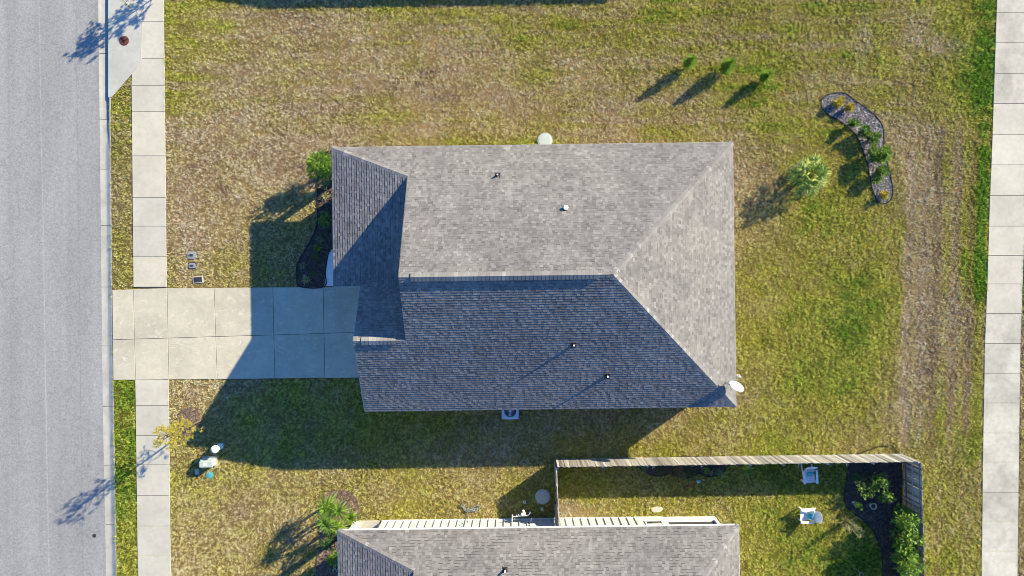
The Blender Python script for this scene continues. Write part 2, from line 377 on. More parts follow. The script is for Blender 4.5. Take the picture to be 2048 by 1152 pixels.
def lawn_colour(px, py):
    num = np.zeros(px.shape); den = np.full(px.shape, 1e-9)
    w1 = (fbm(px / 60, py / 60, 3, 3) - .5) * 60; w2 = (fbm(px / 60, py / 60, 9, 3) - .5) * 60
    qx, qy = px + w1, py + w2
    for cx, cy, g in LAWN:
        w = np.exp(-((qx - cx) ** 2 + (qy - cy) ** 2) / (2 * 42.0 ** 2)) + 1e-7 / (1e-3 + ((qx - cx) ** 2 + (qy - cy) ** 2) / 1e4)
        num += w * g; den += w
    g = num / den
    n1 = fbm(px / 45, py / 38, 21, 4) - .5; n2 = fbm(px / 14, py / 14, 33, 3) - .5
    strip = np.clip((px - 1790) / 40, 0, 1) * np.clip((1962 - px) / 20, 0, 1)
    st = (fbm(px / 9, py / 150, 51, 3) - .5) * strip
    horiz = (fbm(px / 150, py / 11, 61, 3) - .5) * np.clip((340 - py) / 60, 0, 1) * (1 - strip)
    dp = np.interp(py, [t[0] for t in RWL], [t[1] for t in RWL]) - px
    wob = (fbm(px / 40, py / 30, 57, 2) - .5) * 8
    tr = np.zeros(px.shape); dark = np.zeros(px.shape); pale = np.zeros(px.shape)
    g = g + .22 * np.exp(-((dp - 22) / 20) ** 2) * np.clip((640 - py) / 60, 0, 1)
    yg = np.clip((py - 230) / 80, 0, 1) * np.clip((930 - py) / 120, 0, 1)
    for dc, wd, a_, p_ in ((158, 9, -.35, .55), (128, 9, -.35, .35), (104, 8, -.42, .0), (84, 7, .10, .0), (66, 8, -.40, .25), (48, 6, .05, .0), (34, 7, -.30, .0), (14, 9, .30, .0)):
        k_ = np.exp(-((dp + wob - dc) / wd) ** 2) * yg; tr += k_ * a_; dark = dark + k_ * (a_ < -.29) * np.clip(1.3 - p_ * 3, 0, 1); pale += k_ * p_ * np.clip((fbm(px / 9, py / 22, 71, 3) - .40) * 5, 0, 1.2)
    g = g + np.where((px < 277) & (py > 760), .14, 0.0)
    g = g - .05 * np.clip((1400 - px) / 200, 0, 1) * np.clip((700 - py) / 100, 0, 1) + .05 * np.clip((px - 1480) / 60, 0, 1) * np.clip((1790 - px) / 40, 0, 1)
    n0 = fbm(px / 95, py / 70, 41, 3) - .5
    g = np.clip(g + n0 * .34 + n1 * .28 + n2 * .34 + st * .5 + horiz * .85 + tr * (.8 + 1.1 * np.clip(fbm(px / 14, py / 60, 73, 3) - .2, 0, 1)), 0, 1)
    bare = np.zeros(px.shape)
    for cx, cy, rx, ry, s in BARE:
        bare = np.maximum(bare, s * np.exp(-(((qx * .3 + px * .7 - cx) / rx) ** 2 + ((qy * .3 + py * .7 - cy) / ry) ** 2) * .9))
    bare = np.clip(bare * (1 + n2 * 2.2) + np.clip(st - .12, 0, 1) * 1.2 + np.clip(pale + n2 * 1.2 * (pale > .08), 0, .8), 0, 1)
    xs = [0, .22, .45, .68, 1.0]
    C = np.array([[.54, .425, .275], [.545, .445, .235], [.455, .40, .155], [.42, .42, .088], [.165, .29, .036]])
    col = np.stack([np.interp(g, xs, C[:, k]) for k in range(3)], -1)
    pur = np.clip(fbm(px / 30, py / 24, 77, 3) - .62, 0, 1) * 3.2 * np.clip((.45 - g) / .3, 0, 1)
    col = col * (1 - pur[..., None]) + np.array([.31, .24, .20]) * pur[..., None]
    col = col * (1 - bare[..., None]) + np.array([.60, .51, .385]) * bare[..., None]
    col = col * (1 + .42 * (fbm(px / 34, py / 30, 87, 3) - .5) + .16 * (fbm(px / 11, py / 11, 89, 2) - .5))[..., None]
    col = col * (1 - .34 * np.clip(dark, 0, 1))[..., None]
    vg = (px < 277) & (py > 120); col = np.where(vg[..., None], col * np.array([.80, .84, .80]), col)
    return np.clip(col, .02, .8), g, bare

# ------------------------------------------------------------------ ground outlines (survey pixels)
def lerp(a, b, t): return a + (b - a) * t
def interp(y, tab):
    for (y0, x0), (y1, x1) in zip(tab, tab[1:]):
        if y <= y1 or (y1, x1) == tab[-1]: return x0 + (x1 - x0) * (y - y0) / (y1 - y0)
ROAD_E = [(-300, 191), (0, 195), (300, 198.7), (800, 204), (1152, 211), (1500, 216)]
KERB_E = [(-300, 216), (0, 218.5), (300, 219.5), (800, 225.7), (1152, 232), (1500, 237)]
SWL = [(-300, 260), (150, 263), (300, 264.6), (570, 267), (780, 271), (1050, 274.5), (1152, 276), (1500, 281)]
SWR = [(-300, 325), (0, 328), (300, 331.5), (570, 334), (780, 338), (1050, 341), (1152, 342.5), (1500, 347)]
RWL = [(-300, 2002), (0, 1993), (300, 1983), (400, 1978.5), (560, 1974), (685, 1969), (900, 1965), (1152, 1962.3), (1500, 1957)]
RWR = [(-300, 2066), (0, 2059), (300, 2052), (480, 2048), (685, 2040.7), (900, 2037.6), (1152, 2034.6), (1500, 2030)]
DRIVE = [(224.6, 579.8), (334, 576), (770, 573), (770, 755), (338, 759.5), (227, 760.3)]
APRON = [(217, -140), (217, 195), (223, 195), (263, 149), (284, 118), (283, 45), (262, 18), (240, -4), (240, -140)]
WALK = [(649, 572), (650, 545), (655, 512), (663, 498), (680, 492), (712, 492), (712, 572)]
BED_FRONT = [(668, 302), (650, 305), (634, 312), (629, 322), (635, 345), (635, 440), (627, 470), (606, 508), (595, 530), (594, 550), (600, 573), (649, 573), (651, 545), (656, 512), (664, 497), (700, 490), (700, 345), (690, 320)]
ISLAND = [(1641.7,208),(1643,200),(1649,193),(1666.7,186.5),(1689,187),(1712,203),(1736,220),(1755,237.5),(1766,258),(1767,286),(1771,314),(1776,335),(1781,355.5),(1785,383),(1779.5,401),(1767,407),(1753.5,401),(1743,373),(1736,338),(1726,303.5),(1712,272),(1696,255),(1680.5,243),(1660,232),(1646,220)]
BED_NB = [(642,1085),(640,1040),(643,1010),(650,990),(665,980),(685,979),(703,985),(716,1000),(719,1020),(716,1048),(720,1090),(720,1200),(634,1200),(633,1130)]
SCALLOP = [(1270,916),(1274,930),(1285,940),(1300,949),(1322,952),(1340,946),(1352,952),(1368,957),(1384,953),(1398,946),(1410,952),(1424,953),(1442,947),(1450,938),(1452,914)]
BED_BACK = [(1702,912),(1696,935),(1692,958),(1688,985),(1690,1008),(1706,1026),(1726,1040),(1744,1058),(1756,1085),(1764,1115),(1768,1200),(1806,1200),(1803,911)]
def circ(cx, cy, r, n=18): return [(cx + r * math.cos(2 * math.pi * i / n), cy + r * math.sin(2 * math.pi * i / n)) for i in range(n)]
BED_TREE = [(cx, cy) for cx, cy in [(357,832),(362,822),(372,816),(384,815),(396,821),(400,834),(399,848),(392,860),(380,869),(369,872),(360,862),(355,848)]]
BED_PALM = circ(1598, 344, 17)
def house_pt(c, lx, ly): return (c[0] + lx + .0131 * ly, c[1] + ly - .0131 * lx)
C_MAIN = (1090, 560); C_NB = (1101, 1267); C_NORTH = (1050, -362)
def foot(c): return [house_pt(c, *q) for q in ((-392, -232), (331, -229), (331, 220), (-327, 220), (-327, 8), (-392, 8))]
strip_poly = lambda L, R, y0, y1: [(interp(y, L), y) for y in range(y0, y1 + 1, 50)] + [(interp(y, R), y) for y in range(y1, y0 - 1, -50)]
HARD = [strip_poly(SWL, SWR, -150, 1300), strip_poly(RWL, RWR, -150, 1300), DRIVE, APRON, WALK, BED_FRONT, ISLAND, BED_NB, SCALLOP, BED_BACK, BED_TREE,
        foot(C_MAIN), foot(C_NB), circ(1090, 281, 14.5), circ(1085.5, 993, 14.5), circ(383, 511, 9), circ(384.6, 531, 9), [(385,550),(407,550),(407,568),(385,568)], circ(419.5, 950, 6), circ(394.6, 943, 5),
        circ(1049.4, 1003, 3), circ(1084, 1017, 3), circ(442, 892, 6), [(407,914),(432,914),(432,930),(407,930)], [(1302,1014),(1325,1013),(1326,1024),(1301,1025)], [(1002,800),(1039,800),(1039,836),(1002,836)]]

# ================================================================== SETTING
m, nt, b = new_mat('field grass', .95, .1)
co = coords(nt, 'world'); f = noise(nt, co, .12, 6, .6); f2 = noise(nt, co, 6, 4)
c = ramp(nt, f, [(.3, (.26, .20, .11)), (.55, (.20, .19, .06)), (.75, (.11, .15, .03))])
c = mixc(nt, 1.0, c, ramp(nt, f2, [(.3, (.7,) * 3), (.7, (1.15,) * 3)]), 'MULTIPLY')
nt.links.new(c, b.inputs['Base Color']); M['field'] = m
g = MB(); g.face([(-900, -900, -.17), (900, -900, -.17), (900, 900, -.17), (-900, 900, -.17)])
tag(g.build('ground', M['field']), kind='structure')

# lawn sheet with colour survey and small undulations
def axis(lo, a, b_, hi, fine, coarse):
    r = list(np.arange(lo, a, coarse)) + list(np.arange(a, b_, fine)) + list(np.arange(b_, hi + coarse, coarse)); return np.array(r)
ys = axis(-60, -18, 18, 60, .3, 2.0)
us = axis(0, .01, 54, 96, .3, 2.0)
def kerb_x(y): return (np.array([interp(576 - v * S, KERB_E) for v in y]) - 1024) / S
kx = kerb_x(np.clip(ys, -26, 26))
X = kx[:, None] - .02 + us[None, :]; Y = np.repeat(ys[:, None], len(us), 1)
Z = (fbm(X * .5, Y * .5, 5, 3) - .5) * .04
edge = np.clip(us / 4.0, 0, 1)[None, :]; Z = Z * edge - .012
pxl, pyl = X * S + 1024, 576 - Y * S
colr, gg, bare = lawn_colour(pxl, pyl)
me = bpy.data.meshes.new('lawn'); nx, ny = len(us), len(ys)
idx = np.arange(nx * ny).reshape(ny, nx)
quads = np.stack([idx[:-1, :-1], idx[:-1, 1:], idx[1:, 1:], idx[1:, :-1]], -1).reshape(-1, 4)
me.from_pydata(np.stack([X, Y, Z], -1).reshape(-1, 3).tolist(), [], quads.tolist())
ca = me.attributes.new('grass_colour', 'FLOAT_COLOR', 'POINT')
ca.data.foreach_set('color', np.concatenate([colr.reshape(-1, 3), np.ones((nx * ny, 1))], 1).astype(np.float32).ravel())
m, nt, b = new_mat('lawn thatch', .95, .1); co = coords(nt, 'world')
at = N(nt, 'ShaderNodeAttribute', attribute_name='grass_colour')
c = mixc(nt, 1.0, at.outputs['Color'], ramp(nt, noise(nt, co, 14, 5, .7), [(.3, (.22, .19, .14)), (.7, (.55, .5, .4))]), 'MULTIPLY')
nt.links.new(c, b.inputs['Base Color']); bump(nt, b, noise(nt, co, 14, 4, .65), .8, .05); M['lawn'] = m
tag(link_mesh('lawn', me, m), kind='structure')

# road
m, nt, b = new_mat('pale worn asphalt', .9, .2); co = coords(nt, 'world')
c = ramp(nt, noise(nt, scaled(nt, co, (1, .25, 1)), .5, 5, .6), [(.3, (.258, .263, .256)), (.7, (.309, .315, .306))])
c = mixc(nt, 1.0, c, ramp(nt, noise(nt, co, 11, 4, .8), [(.34, (.74,) * 3), (.5, (1.0,) * 3), (.66, (1.24,) * 3)]), 'MULTIPLY')
sp = N(nt, 'ShaderNodeTexVoronoi', Scale=1.3); nt.links.new(co, sp.inputs['Vector'])
c = mixc(nt, ramp(nt, sp.outputs['Distance'], [(.02, .75), (.045, 0.0)]), c, (.10, .10, .10))
c = mixc(nt, 1.0, c, ramp(nt, noise(nt, scaled(nt, co, (1, .02, 1)), 1.1, 3), [(.35, (.93, .93, .94)), (.65, (1.05, 1.05, 1.05))]), 'MULTIPLY')
c = mixc(nt, ramp(nt, noise(nt, co, .75, 5, .75, .6), [(.665, 0.0), (.73, .45)]), c, (.15, .15, .155))
c = mixc(nt, ramp(nt, noise(nt, scaled(nt, co, (1, .35, 1)), 1.9, 4, .7), [(.66, 0.0), (.74, .4)]), c, (.42, .42, .42))
ck = N(nt, 'ShaderNodeTexVoronoi', Scale=.16, feature='DISTANCE_TO_EDGE'); wv = N(nt, 'ShaderNodeVectorMath', operation='ADD'); nz_ = N(nt, 'ShaderNodeTexNoise', Scale=.9, Detail=5); nt.links.new(co, nz_.inputs['Vector']); nt.links.new(co, wv.inputs[0]); nt.links.new(nz_.outputs['Color'], wv.inputs[1]); nt.links.new(wv.outputs[0], ck.inputs['Vector'])
c = mixc(nt, ramp(nt, ck.outputs['Distance'], [(.0015, .32), (.004, 0.0)]), c, (.14, .14, .145))
sep = N(nt, 'ShaderNodeSeparateXYZ'); nt.links.new(co, sep.inputs[0])
def seam(px0, px1, w, amt, colr_):
    """a paving seam running along the road, wandering a little"""
    global c
    slope = (px1 - px0) / 1152.0
    a = N(nt, 'ShaderNodeMath', operation='MULTIPLY_ADD'); nt.links.new(sep.outputs['Y'], a.inputs[0]); a.inputs[1].default_value = slope
    nt.links.new(sep.outputs['X'], a.inputs[2])
    w0 = N(nt, 'ShaderNodeMath', operation='MULTIPLY_ADD'); nt.links.new(noise(nt, co, .8, 4), w0.inputs[0]); w0.inputs[1].default_value = .12; nt.links.new(a.outputs[0], w0.inputs[2])
    e = N(nt, 'ShaderNodeMath', operation='SUBTRACT'); nt.links.new(w0.outputs[0], e.inputs[0]); e.inputs[1].default_value = ((px0 + px1) / 2 - 1024) / S + .06
    ab = N(nt, 'ShaderNodeMath', operation='ABSOLUTE'); nt.links.new(e.outputs[0], ab.inputs[0])
    g_ = noise(nt, co, 1.6, 4); gt = ramp(nt, g_, [(.35, amt * .35), (.6, amt)])
    mm = N(nt, 'ShaderNodeMath', operation='MULTIPLY'); nt.links.new(ramp(nt, ab.outputs[0], [(w * .3, 1.0), (w, 0.0)]), mm.inputs[0]); nt.links.new(gt, mm.inputs[1])
    c = mixc(nt, mm.outputs[0], c, colr_)
seam(77, 97, .05, .42, (.44, .44, .44)); seam(151, 165, .03, .5, (.18, .18, .185)); seam(14, 26, .06, .25, (.2, .2, .2))
nt.links.new(c, b.inputs['Base Color']); bump(nt, b, noise(nt, co, 45, 3, .7), .6, .02); M['road'] = m
r_ = MB(); yy = [-1600, -300, 0, 300, 800, 1152, 1500, 2700]
for y0, y1 in zip(yy, yy[1:]):
    r_.face([G(-320, y1, -.040), G(interp(y1, ROAD_E) + .5, y1, -.040), G(interp(y0, ROAD_E) + .5, y0, -.040), G(-320, y0, -.040)])
tag(r_.build('road', M['road']), kind='structure')
# far kerb side is out of view: the road simply ends at the opposite verge

# kerb with gutter: one concrete segment per joint
NORM = [(0, -.040), (.16, -.055), (.28, -.062), (.36, -.058), (.46, -.034), (.54, -.010), (.60, .004), (.64, .004), (.64, -.16)]
INLT = [(0, -.040), (.20, -.085), (.40, -.105), (.50, -.112), (.555, -.115), (.60, -.115), (.602, .036), (.66, .038), (.66, -.16)]
def kerb_prof(y):
    t = min(1, max(0, (300 - y) / 95.0)); x0 = interp(y, ROAD_E); w = (interp(y, KERB_E) - x0) / S / .60
    return [G(x0, y) + Vector((lerp(a[0], b_[0], t) * w, 0, lerp(a[1], b_[1], t))) for a, b_ in zip(NORM, INLT)]
kerb = tag(empty('kerb', G(207, 576)), kind='structure'); KO = G(207, 576)
kj = [-130, -12, 106, 238, 338, 451, 574, 692, 813, 931, 1050, 1168, 1286]
for y0, y1 in zip(kj, kj[1:]):
    mb = MB(); st = [y0 + .45 + (y1 - y0 - .9) * i / 6 for i in range(7)]; rings = [kerb_prof(y) for y in st]
    n = len(NORM); vs_ = [p - KO for r in rings for p in r]
    fs = [(k * n + i, (k + 1) * n + i, (k + 1) * n + i + 1, k * n + i + 1) for k in range(6) for i in range(n - 1)]
    fs += [tuple(range(n)), tuple(range(6 * n, 7 * n))[::-1]]
    mb.poly(vs_, fs); mb.build('kerb_segment', M['conc_kerb'], kerb)
bed = MB(); bed.face([G(198, 1290, -.15) - KO, G(236, 1290, -.15) - KO, G(218, -140, -.15) - KO, G(190, -140, -.15) - KO]); bed.build('joint_bed', M['joint'], kerb)

def slab(parent, quad, mat, zt=.035, gap=.44, org=Vector()):
    n = len(quad); cx = sum(p[0] for p in quad) / n; cy = sum(p[1] for p in quad) / n
    pts = []
    for px, py in quad:
        dx = -gap if px > cx else gap; dy = -gap if py > cy else gap
        v = G(px + dx, py + dy) - org; pts.append((v.x, v.y))
    mb = MB(); mb.prism(pts, -.08, zt + random.uniform(-.003, .003), chamfer=.006)
    return mb.build('concrete_slab', mat, parent)
# front pavement
sw = tag(empty('pavement', G(300, 576)), kind='structure'); SO = G(300, 576)
js = [(-130, 'conc'), (-44, 'conc'), (44, 'conc'), (117, 'conc'), (171, 'conc'), (223, 'conc_cream'), (312, 'conc_cream'), (395, 'conc_grey'), (452.5, 'conc_grey'), (513.7, 'conc_cream'), (574, None), (760, 'conc'), (811, 'conc_grey'),
      (871, 'conc_grey'), (929.5, 'conc_grey'), (991, 'conc_grey'), (1052, 'conc_grey'), (1112, 'conc_grey'), (1172, 'conc_grey'), (1232, 'conc_grey')]
for (y0, mt), (y1, _) in zip(js, js[1:]):
    if mt is None: continue
    if y0 < 100:
        l0 = 284 if y0 > 0 else 262; l1 = 284; q = [(283 if y0 >= 44 else 262 if y0 < 0 else 283, y0), (interp(y0, SWR), y0), (interp(y1, SWR), y1), (284 if y1 >= 44 else 262, y1)]
        if y1 == 44: q = [(243, y0), (interp(y0, SWR), y0), (interp(44, SWR), 44), (283, 44), (262, 18), (243, -3)]
    elif y0 == 117: q = [(284.5, 117), (interp(117, SWR), 117), (interp(171, SWR), 171), (263.5, 171), (263.5, 149)]
    else: q = [(interp(y0, SWL), y0), (interp(y0, SWR), y0), (interp(y1, SWR), y1), (interp(y1, SWL), y1)]
    slab(sw, q, M[mt], org=SO)
bed = MB(); bed.face([G(277, 1240, -.004) - SO, G(342, 1240, -.004) - SO, G(328, -135, -.004) - SO, G(285, -135, -.004) - SO]); bed.build('joint_bed', M['joint'], sw)
# driveway
dv = tag(empty('driveway', G(480, 667)), kind='structure'); DO = G(480, 667)
cols = [(225, 227), (267, 271.6), (334.5, 338), (428.6, 434.6), (546, 550), (646.5, 650), (772, 774)]
def top_y(x): return 579.8 + (x - 225) * (576 - 579.8) / 109 if x < 334 else 576 - (x - 334) * 2.8 / 390
def mid_y(x): return 679.6 - (x - 226) * 14.6 / 477
def bot_y(x): return 760.4 - (x - 227) * 5 / 490
for (a0, a1), (b0, b1) in zip(cols, cols[1:]):
    am, bm_ = (a0 + a1) / 2, (b0 + b1) / 2
    slab(dv, [(a0, top_y(a0)), (b0, top_y(b0)), (bm_, mid_y(bm_)), (am, mid_y(am))], M['conc_drive'], org=DO)
    slab(dv, [(am, mid_y(am)), (bm_, mid_y(bm_)), (b1, bot_y(b1)), (a1, bot_y(a1))], M['conc_drive'], org=DO)
bed = MB(); bed.face([G(228, 760, -.004) - DO, G(770, 754, -.004) - DO, G(770, 574, -.004) - DO, G(226, 580, -.004) - DO]); bed.build('joint_bed', M['joint'], dv)
# storm drain apron
ap = MB(); ap.prism([tuple(G(*p).xy) for p in APRON], -.14, .042, chamfer=.012)
apo = tag(ap.build('inlet_apron', M['conc_apron']), kind='structure')
# far footpath
rp = tag(empty('footpath', G(2000, 576)), kind='structure'); RO = G(2000, 576)
rj = [-98, -37, 25, 85, 147, 207.5, 269, 330, 391, 452.5, 511, 568, 627, 687, 746.5, 806, 866, 924, 984.5, 1042, 1102, 1162, 1222]
for y0, y1 in zip(rj, rj[1:]):
    strong = any(abs(y0 - s) < 1 or abs(y1 - s) < 1 for s in (207.5, 452.5, 687, 924))
    slab(rp, [(interp(y0, RWL), y0), (interp(y0, RWR), y0), (interp(y1, RWR), y1), (interp(y1, RWL), y1)], M['conc_old'] if (y0 < 200 or y0 > 600) else M['conc'], gap=.42, org=RO)
bed = MB(); bed.face([G(1963, 1230, 0) - RO, G(2034, 1230, 0) - RO, G(2060, -100, 0) - RO, G(1995, -100, 0) - RO]); bed.build('joint_bed', M['joint'], rp)
# front walk
wk = MB(); wk.prism([tuple(G(*p).xy) for p in WALK], -.08, .04, chamfer=.01); tag(wk.build('front_walk', M['walk']), kind='structure')

# ================================================================== HOUSES
PX = lambda v: v / S
Z0 = 2.99; ZR = 7.29
RUN = 243.65 / S; PITCH = (ZR - Z0) / RUN
W_X, E_X, N_Y, S_Y, R_Y, R_E, RK_X = -395.5, 344.5, -248.3, 239.0, -4.65, 98.0, -250.5
GR_Y, GK_X, PO_Y = 103.0, -341.0, 8.0
ZH = Z0 + (248.3 - 187.8) / S * PITCH
FP = (ZH - Z0) / ((RK_X - W_X) / S)
ZG = Z0 + (S_Y - GR_Y) / S * PITCH
def zfront(x): return Z0 + (x - W_X) / S * FP
def ygar(x): return GR_Y - (ZG - zfront(x)) / PITCH * S     # valley
def L3(x, y, z): return Vector((x / S, -y / S, z))
HIP34 = -248.3 + (GK_X - W_X) / (RK_X - W_X) * (248.3 - 187.8)
NW, NE, SE = L3(W_X, N_Y, Z0), L3(E_X, N_Y, Z0), L3(E_X, S_Y, Z0)
RE_, PK, HT = L3(R_E, R_Y, ZR), L3(RK_X, R_Y, ZR), L3(RK_X, -187.8, ZH)
GP, GRK = L3(GK_X, GR_Y, ZG), L3(RK_X, GR_Y, ZG)
GSW = L3(GK_X, S_Y, Z0); V1 = L3(RK_X, ygar(RK_X), zfront(RK_X)); V0 = L3(GK_X, ygar(GK_X), zfront(GK_X))
P1 = L3(GK_X, PO_Y, zfront(GK_X)); P0 = L3(W_X, PO_Y, Z0); HM = L3(GK_X, HIP34, zfront(GK_X))
NWR = L3(RK_X, N_Y, Z0); SWR_ = L3(RK_X, S_Y, Z0)
PLANES = [  # (eave origin, eave end, list of convex pieces)
 (NW, NE, [[NWR, NE, RE_, PK], [NW, NWR, HT]]),
 (SE, GSW, [[SWR_, SE, RE_, PK], [GSW, SWR_, GRK, GP]]),
 (NE, SE, [[NE, SE, RE_]]),
 (P0, NW, [[NW, HM, P1, P0], [HM, HT, V1, V0]]),
 (L3(RK_X, GR_Y - (ZG - Z0) / PITCH * S, Z0), L3(GK_X, GR_Y - (ZG - Z0) / PITCH * S, Z0), [[GP, GRK, V1, V0]]),
]
def clip(poly, a, b_):
    """keep left of a->b (2D)"""
    out = []
    for i in range(len(poly)):
        p, q = poly[i], poly[(i + 1) % len(poly)]
        sp_ = (b_[0] - a[0]) * (p[1] - a[1]) - (b_[1] - a[1]) * (p[0] - a[0])
        sq_ = (b_[0] - a[0]) * (q[1] - a[1]) - (b_[1] - a[1]) * (q[0] - a[0])
        if sp_ >= 0: out.append(p)
        if (sp_ > 0 and sq_ < 0) or (sp_ < 0 and sq_ > 0):
            t = sp_ / (sp_ - sq_); out.append((p[0] + (q[0] - p[0]) * t, p[1] + (q[1] - p[1]) * t))
    return out
def seen(root, p, lim=1190):
    w = root @ p; k = 1 - w.z / HC
    return 576 - w.y * S / k < lim and -40 < 576 - w.y * S / k + 60
def shingle_plane(mb, e0, e1, pieces, root, seed):
    rnd = random.Random(seed)
    Av = (e1 - e0).normalized(); ref = [p for pc in pieces for p in pc]
    hi = max(ref, key=lambda p: p.z); U = (hi - e0); U = (U - Av * U.dot(Av)).normalized(); Nn = Av.cross(U)
    if Nn.z < 0: Nn = -Nn
    pcs = []
    for pc in pieces:
        q = [((p - e0).dot(Av), (p - e0).dot(U)) for p in pc]
        ar = sum(q[i][0] * q[(i + 1) % len(q)][1] - q[(i + 1) % len(q)][0] * q[i][1] for i in range(len(q)))
        pcs.append(q if ar > 0 else q[::-1])
    amin = min(p[0] for q in pcs for p in q); amax = max(p[0] for q in pcs for p in q); bmax = max(p[1] for q in pcs for p in q)
    bmin = min(p[1] for q in pcs for p in q)
    ex = .1435; k = int(bmin // ex)
    while k * ex < bmax:
        b0 = k * ex; b1 = b0 + ex; a = amin - rnd.uniform(0, .3); rowt = rnd.uniform(-.05, .05)
        hi_ = rnd.random() < .5
        while a < amax:
            w = rnd.choice((.13, .16, .18, .20, .23)) * rnd.uniform(.9, 1.1)
            hi_ = not hi_ if rnd.random() < .8 else hi_
            t = (.018 if hi_ else .0125) + rnd.uniform(-.001, .001)
            tone = min(1, max(.14, rnd.gauss(.60 if hi_ else .44, .17) + rowt))
            band = rnd.random() < (.3 if hi_ else .72); bw = rnd.uniform(.014, .026)
            cells = [(b0, b1 - bw, tone), (b1 - bw, b1, 0.0)] if band else [(b0, b1, tone)]
            for q in pcs:
                for y0_, y1_, tn in cells:
                    c = [(a + .002, y0_), (a + w - .002, y0_), (a + w - .002, y1_), (a + .002, y1_)]
                    for i in range(len(q)):
                        c = clip(c, q[i], q[(i + 1) % len(q)])
                        if len(c) < 3: break
                    if len(c) < 3: continue
                    mid = e0 + Av * c[0][0] + U * c[0][1]
                    if not seen(root, mid): continue
                    top = [e0 + Av * x + U * y + Nn * (t * (1 - (y - b0) / ex) + .0015) for x, y in c]
                    n = len(c)
                    if y0_ > b0:
                        mb.poly(top, [tuple(range(n))], tn); continue
                    bot = [e0 + Av * x + U * y - Nn * .004 for x, y in c]; fs = [tuple(range(n))]
                    for i in range(n):
                        j = (i + 1) % n
                        if c[i][1] > y1_ - 1e-4 and c[j][1] > y1_ - 1e-4: continue
                        fs.append((n + i, n + j, j, i))
                    mb.poly(top + bot, fs, tn)
            a += w
        k += 1
def caps(parent, p0, p1, n1, n2, root, w=.17, ex=.185, lift=0.0, start=0.0):
    dv_ = (p1 - p0); Ln = dv_.length; dv_.normalize()
    wings = []
    for nn in (n1, n2):
        l = dv_.cross(nn).normalized()
        if l.z > 0: l = -l
        wings.append(l)
    up = (n1 + n2).normalized(); mb = MB(); vv = []
    for x, h in ((0, .016), (ex * 1.12, .009)):
        c = dv_ * x + up * h
        vv += [c + wings[0] * w, c + up * .004, c + wings[1] * w]
    dn = [v - up * .016 for v in vv]
    mb.poly(vv + dn, [(0, 1, 4, 3), (1, 2, 5, 4), (6, 7, 1, 0), (7, 8, 2, 1), (6, 0, 3, 9), (2, 8, 11, 5)])
    me = mb.mesh('ridge_cap', M['cap'])
    bm = bmesh.new(); bm.from_mesh(me); bmesh.ops.recalc_face_normals(bm, faces=bm.faces)
    bm.to_mesh(me); bm.free()
    i = 0
    while start + (i + 1) * ex < Ln + .05:
        q = p0 + dv_ * (start + i * ex) + Vector((0, 0, lift))
        if seen(root, q):
            o = bpy.data.objects.new('ridge_cap', me); COL.objects.link(o); o.parent = parent; o.location = q
        i += 1
def nrm(pc):
    n = (pc[1] - pc[0]).cross(pc[2] - pc[0]).normalized(); return n if n.z > 0 else -n

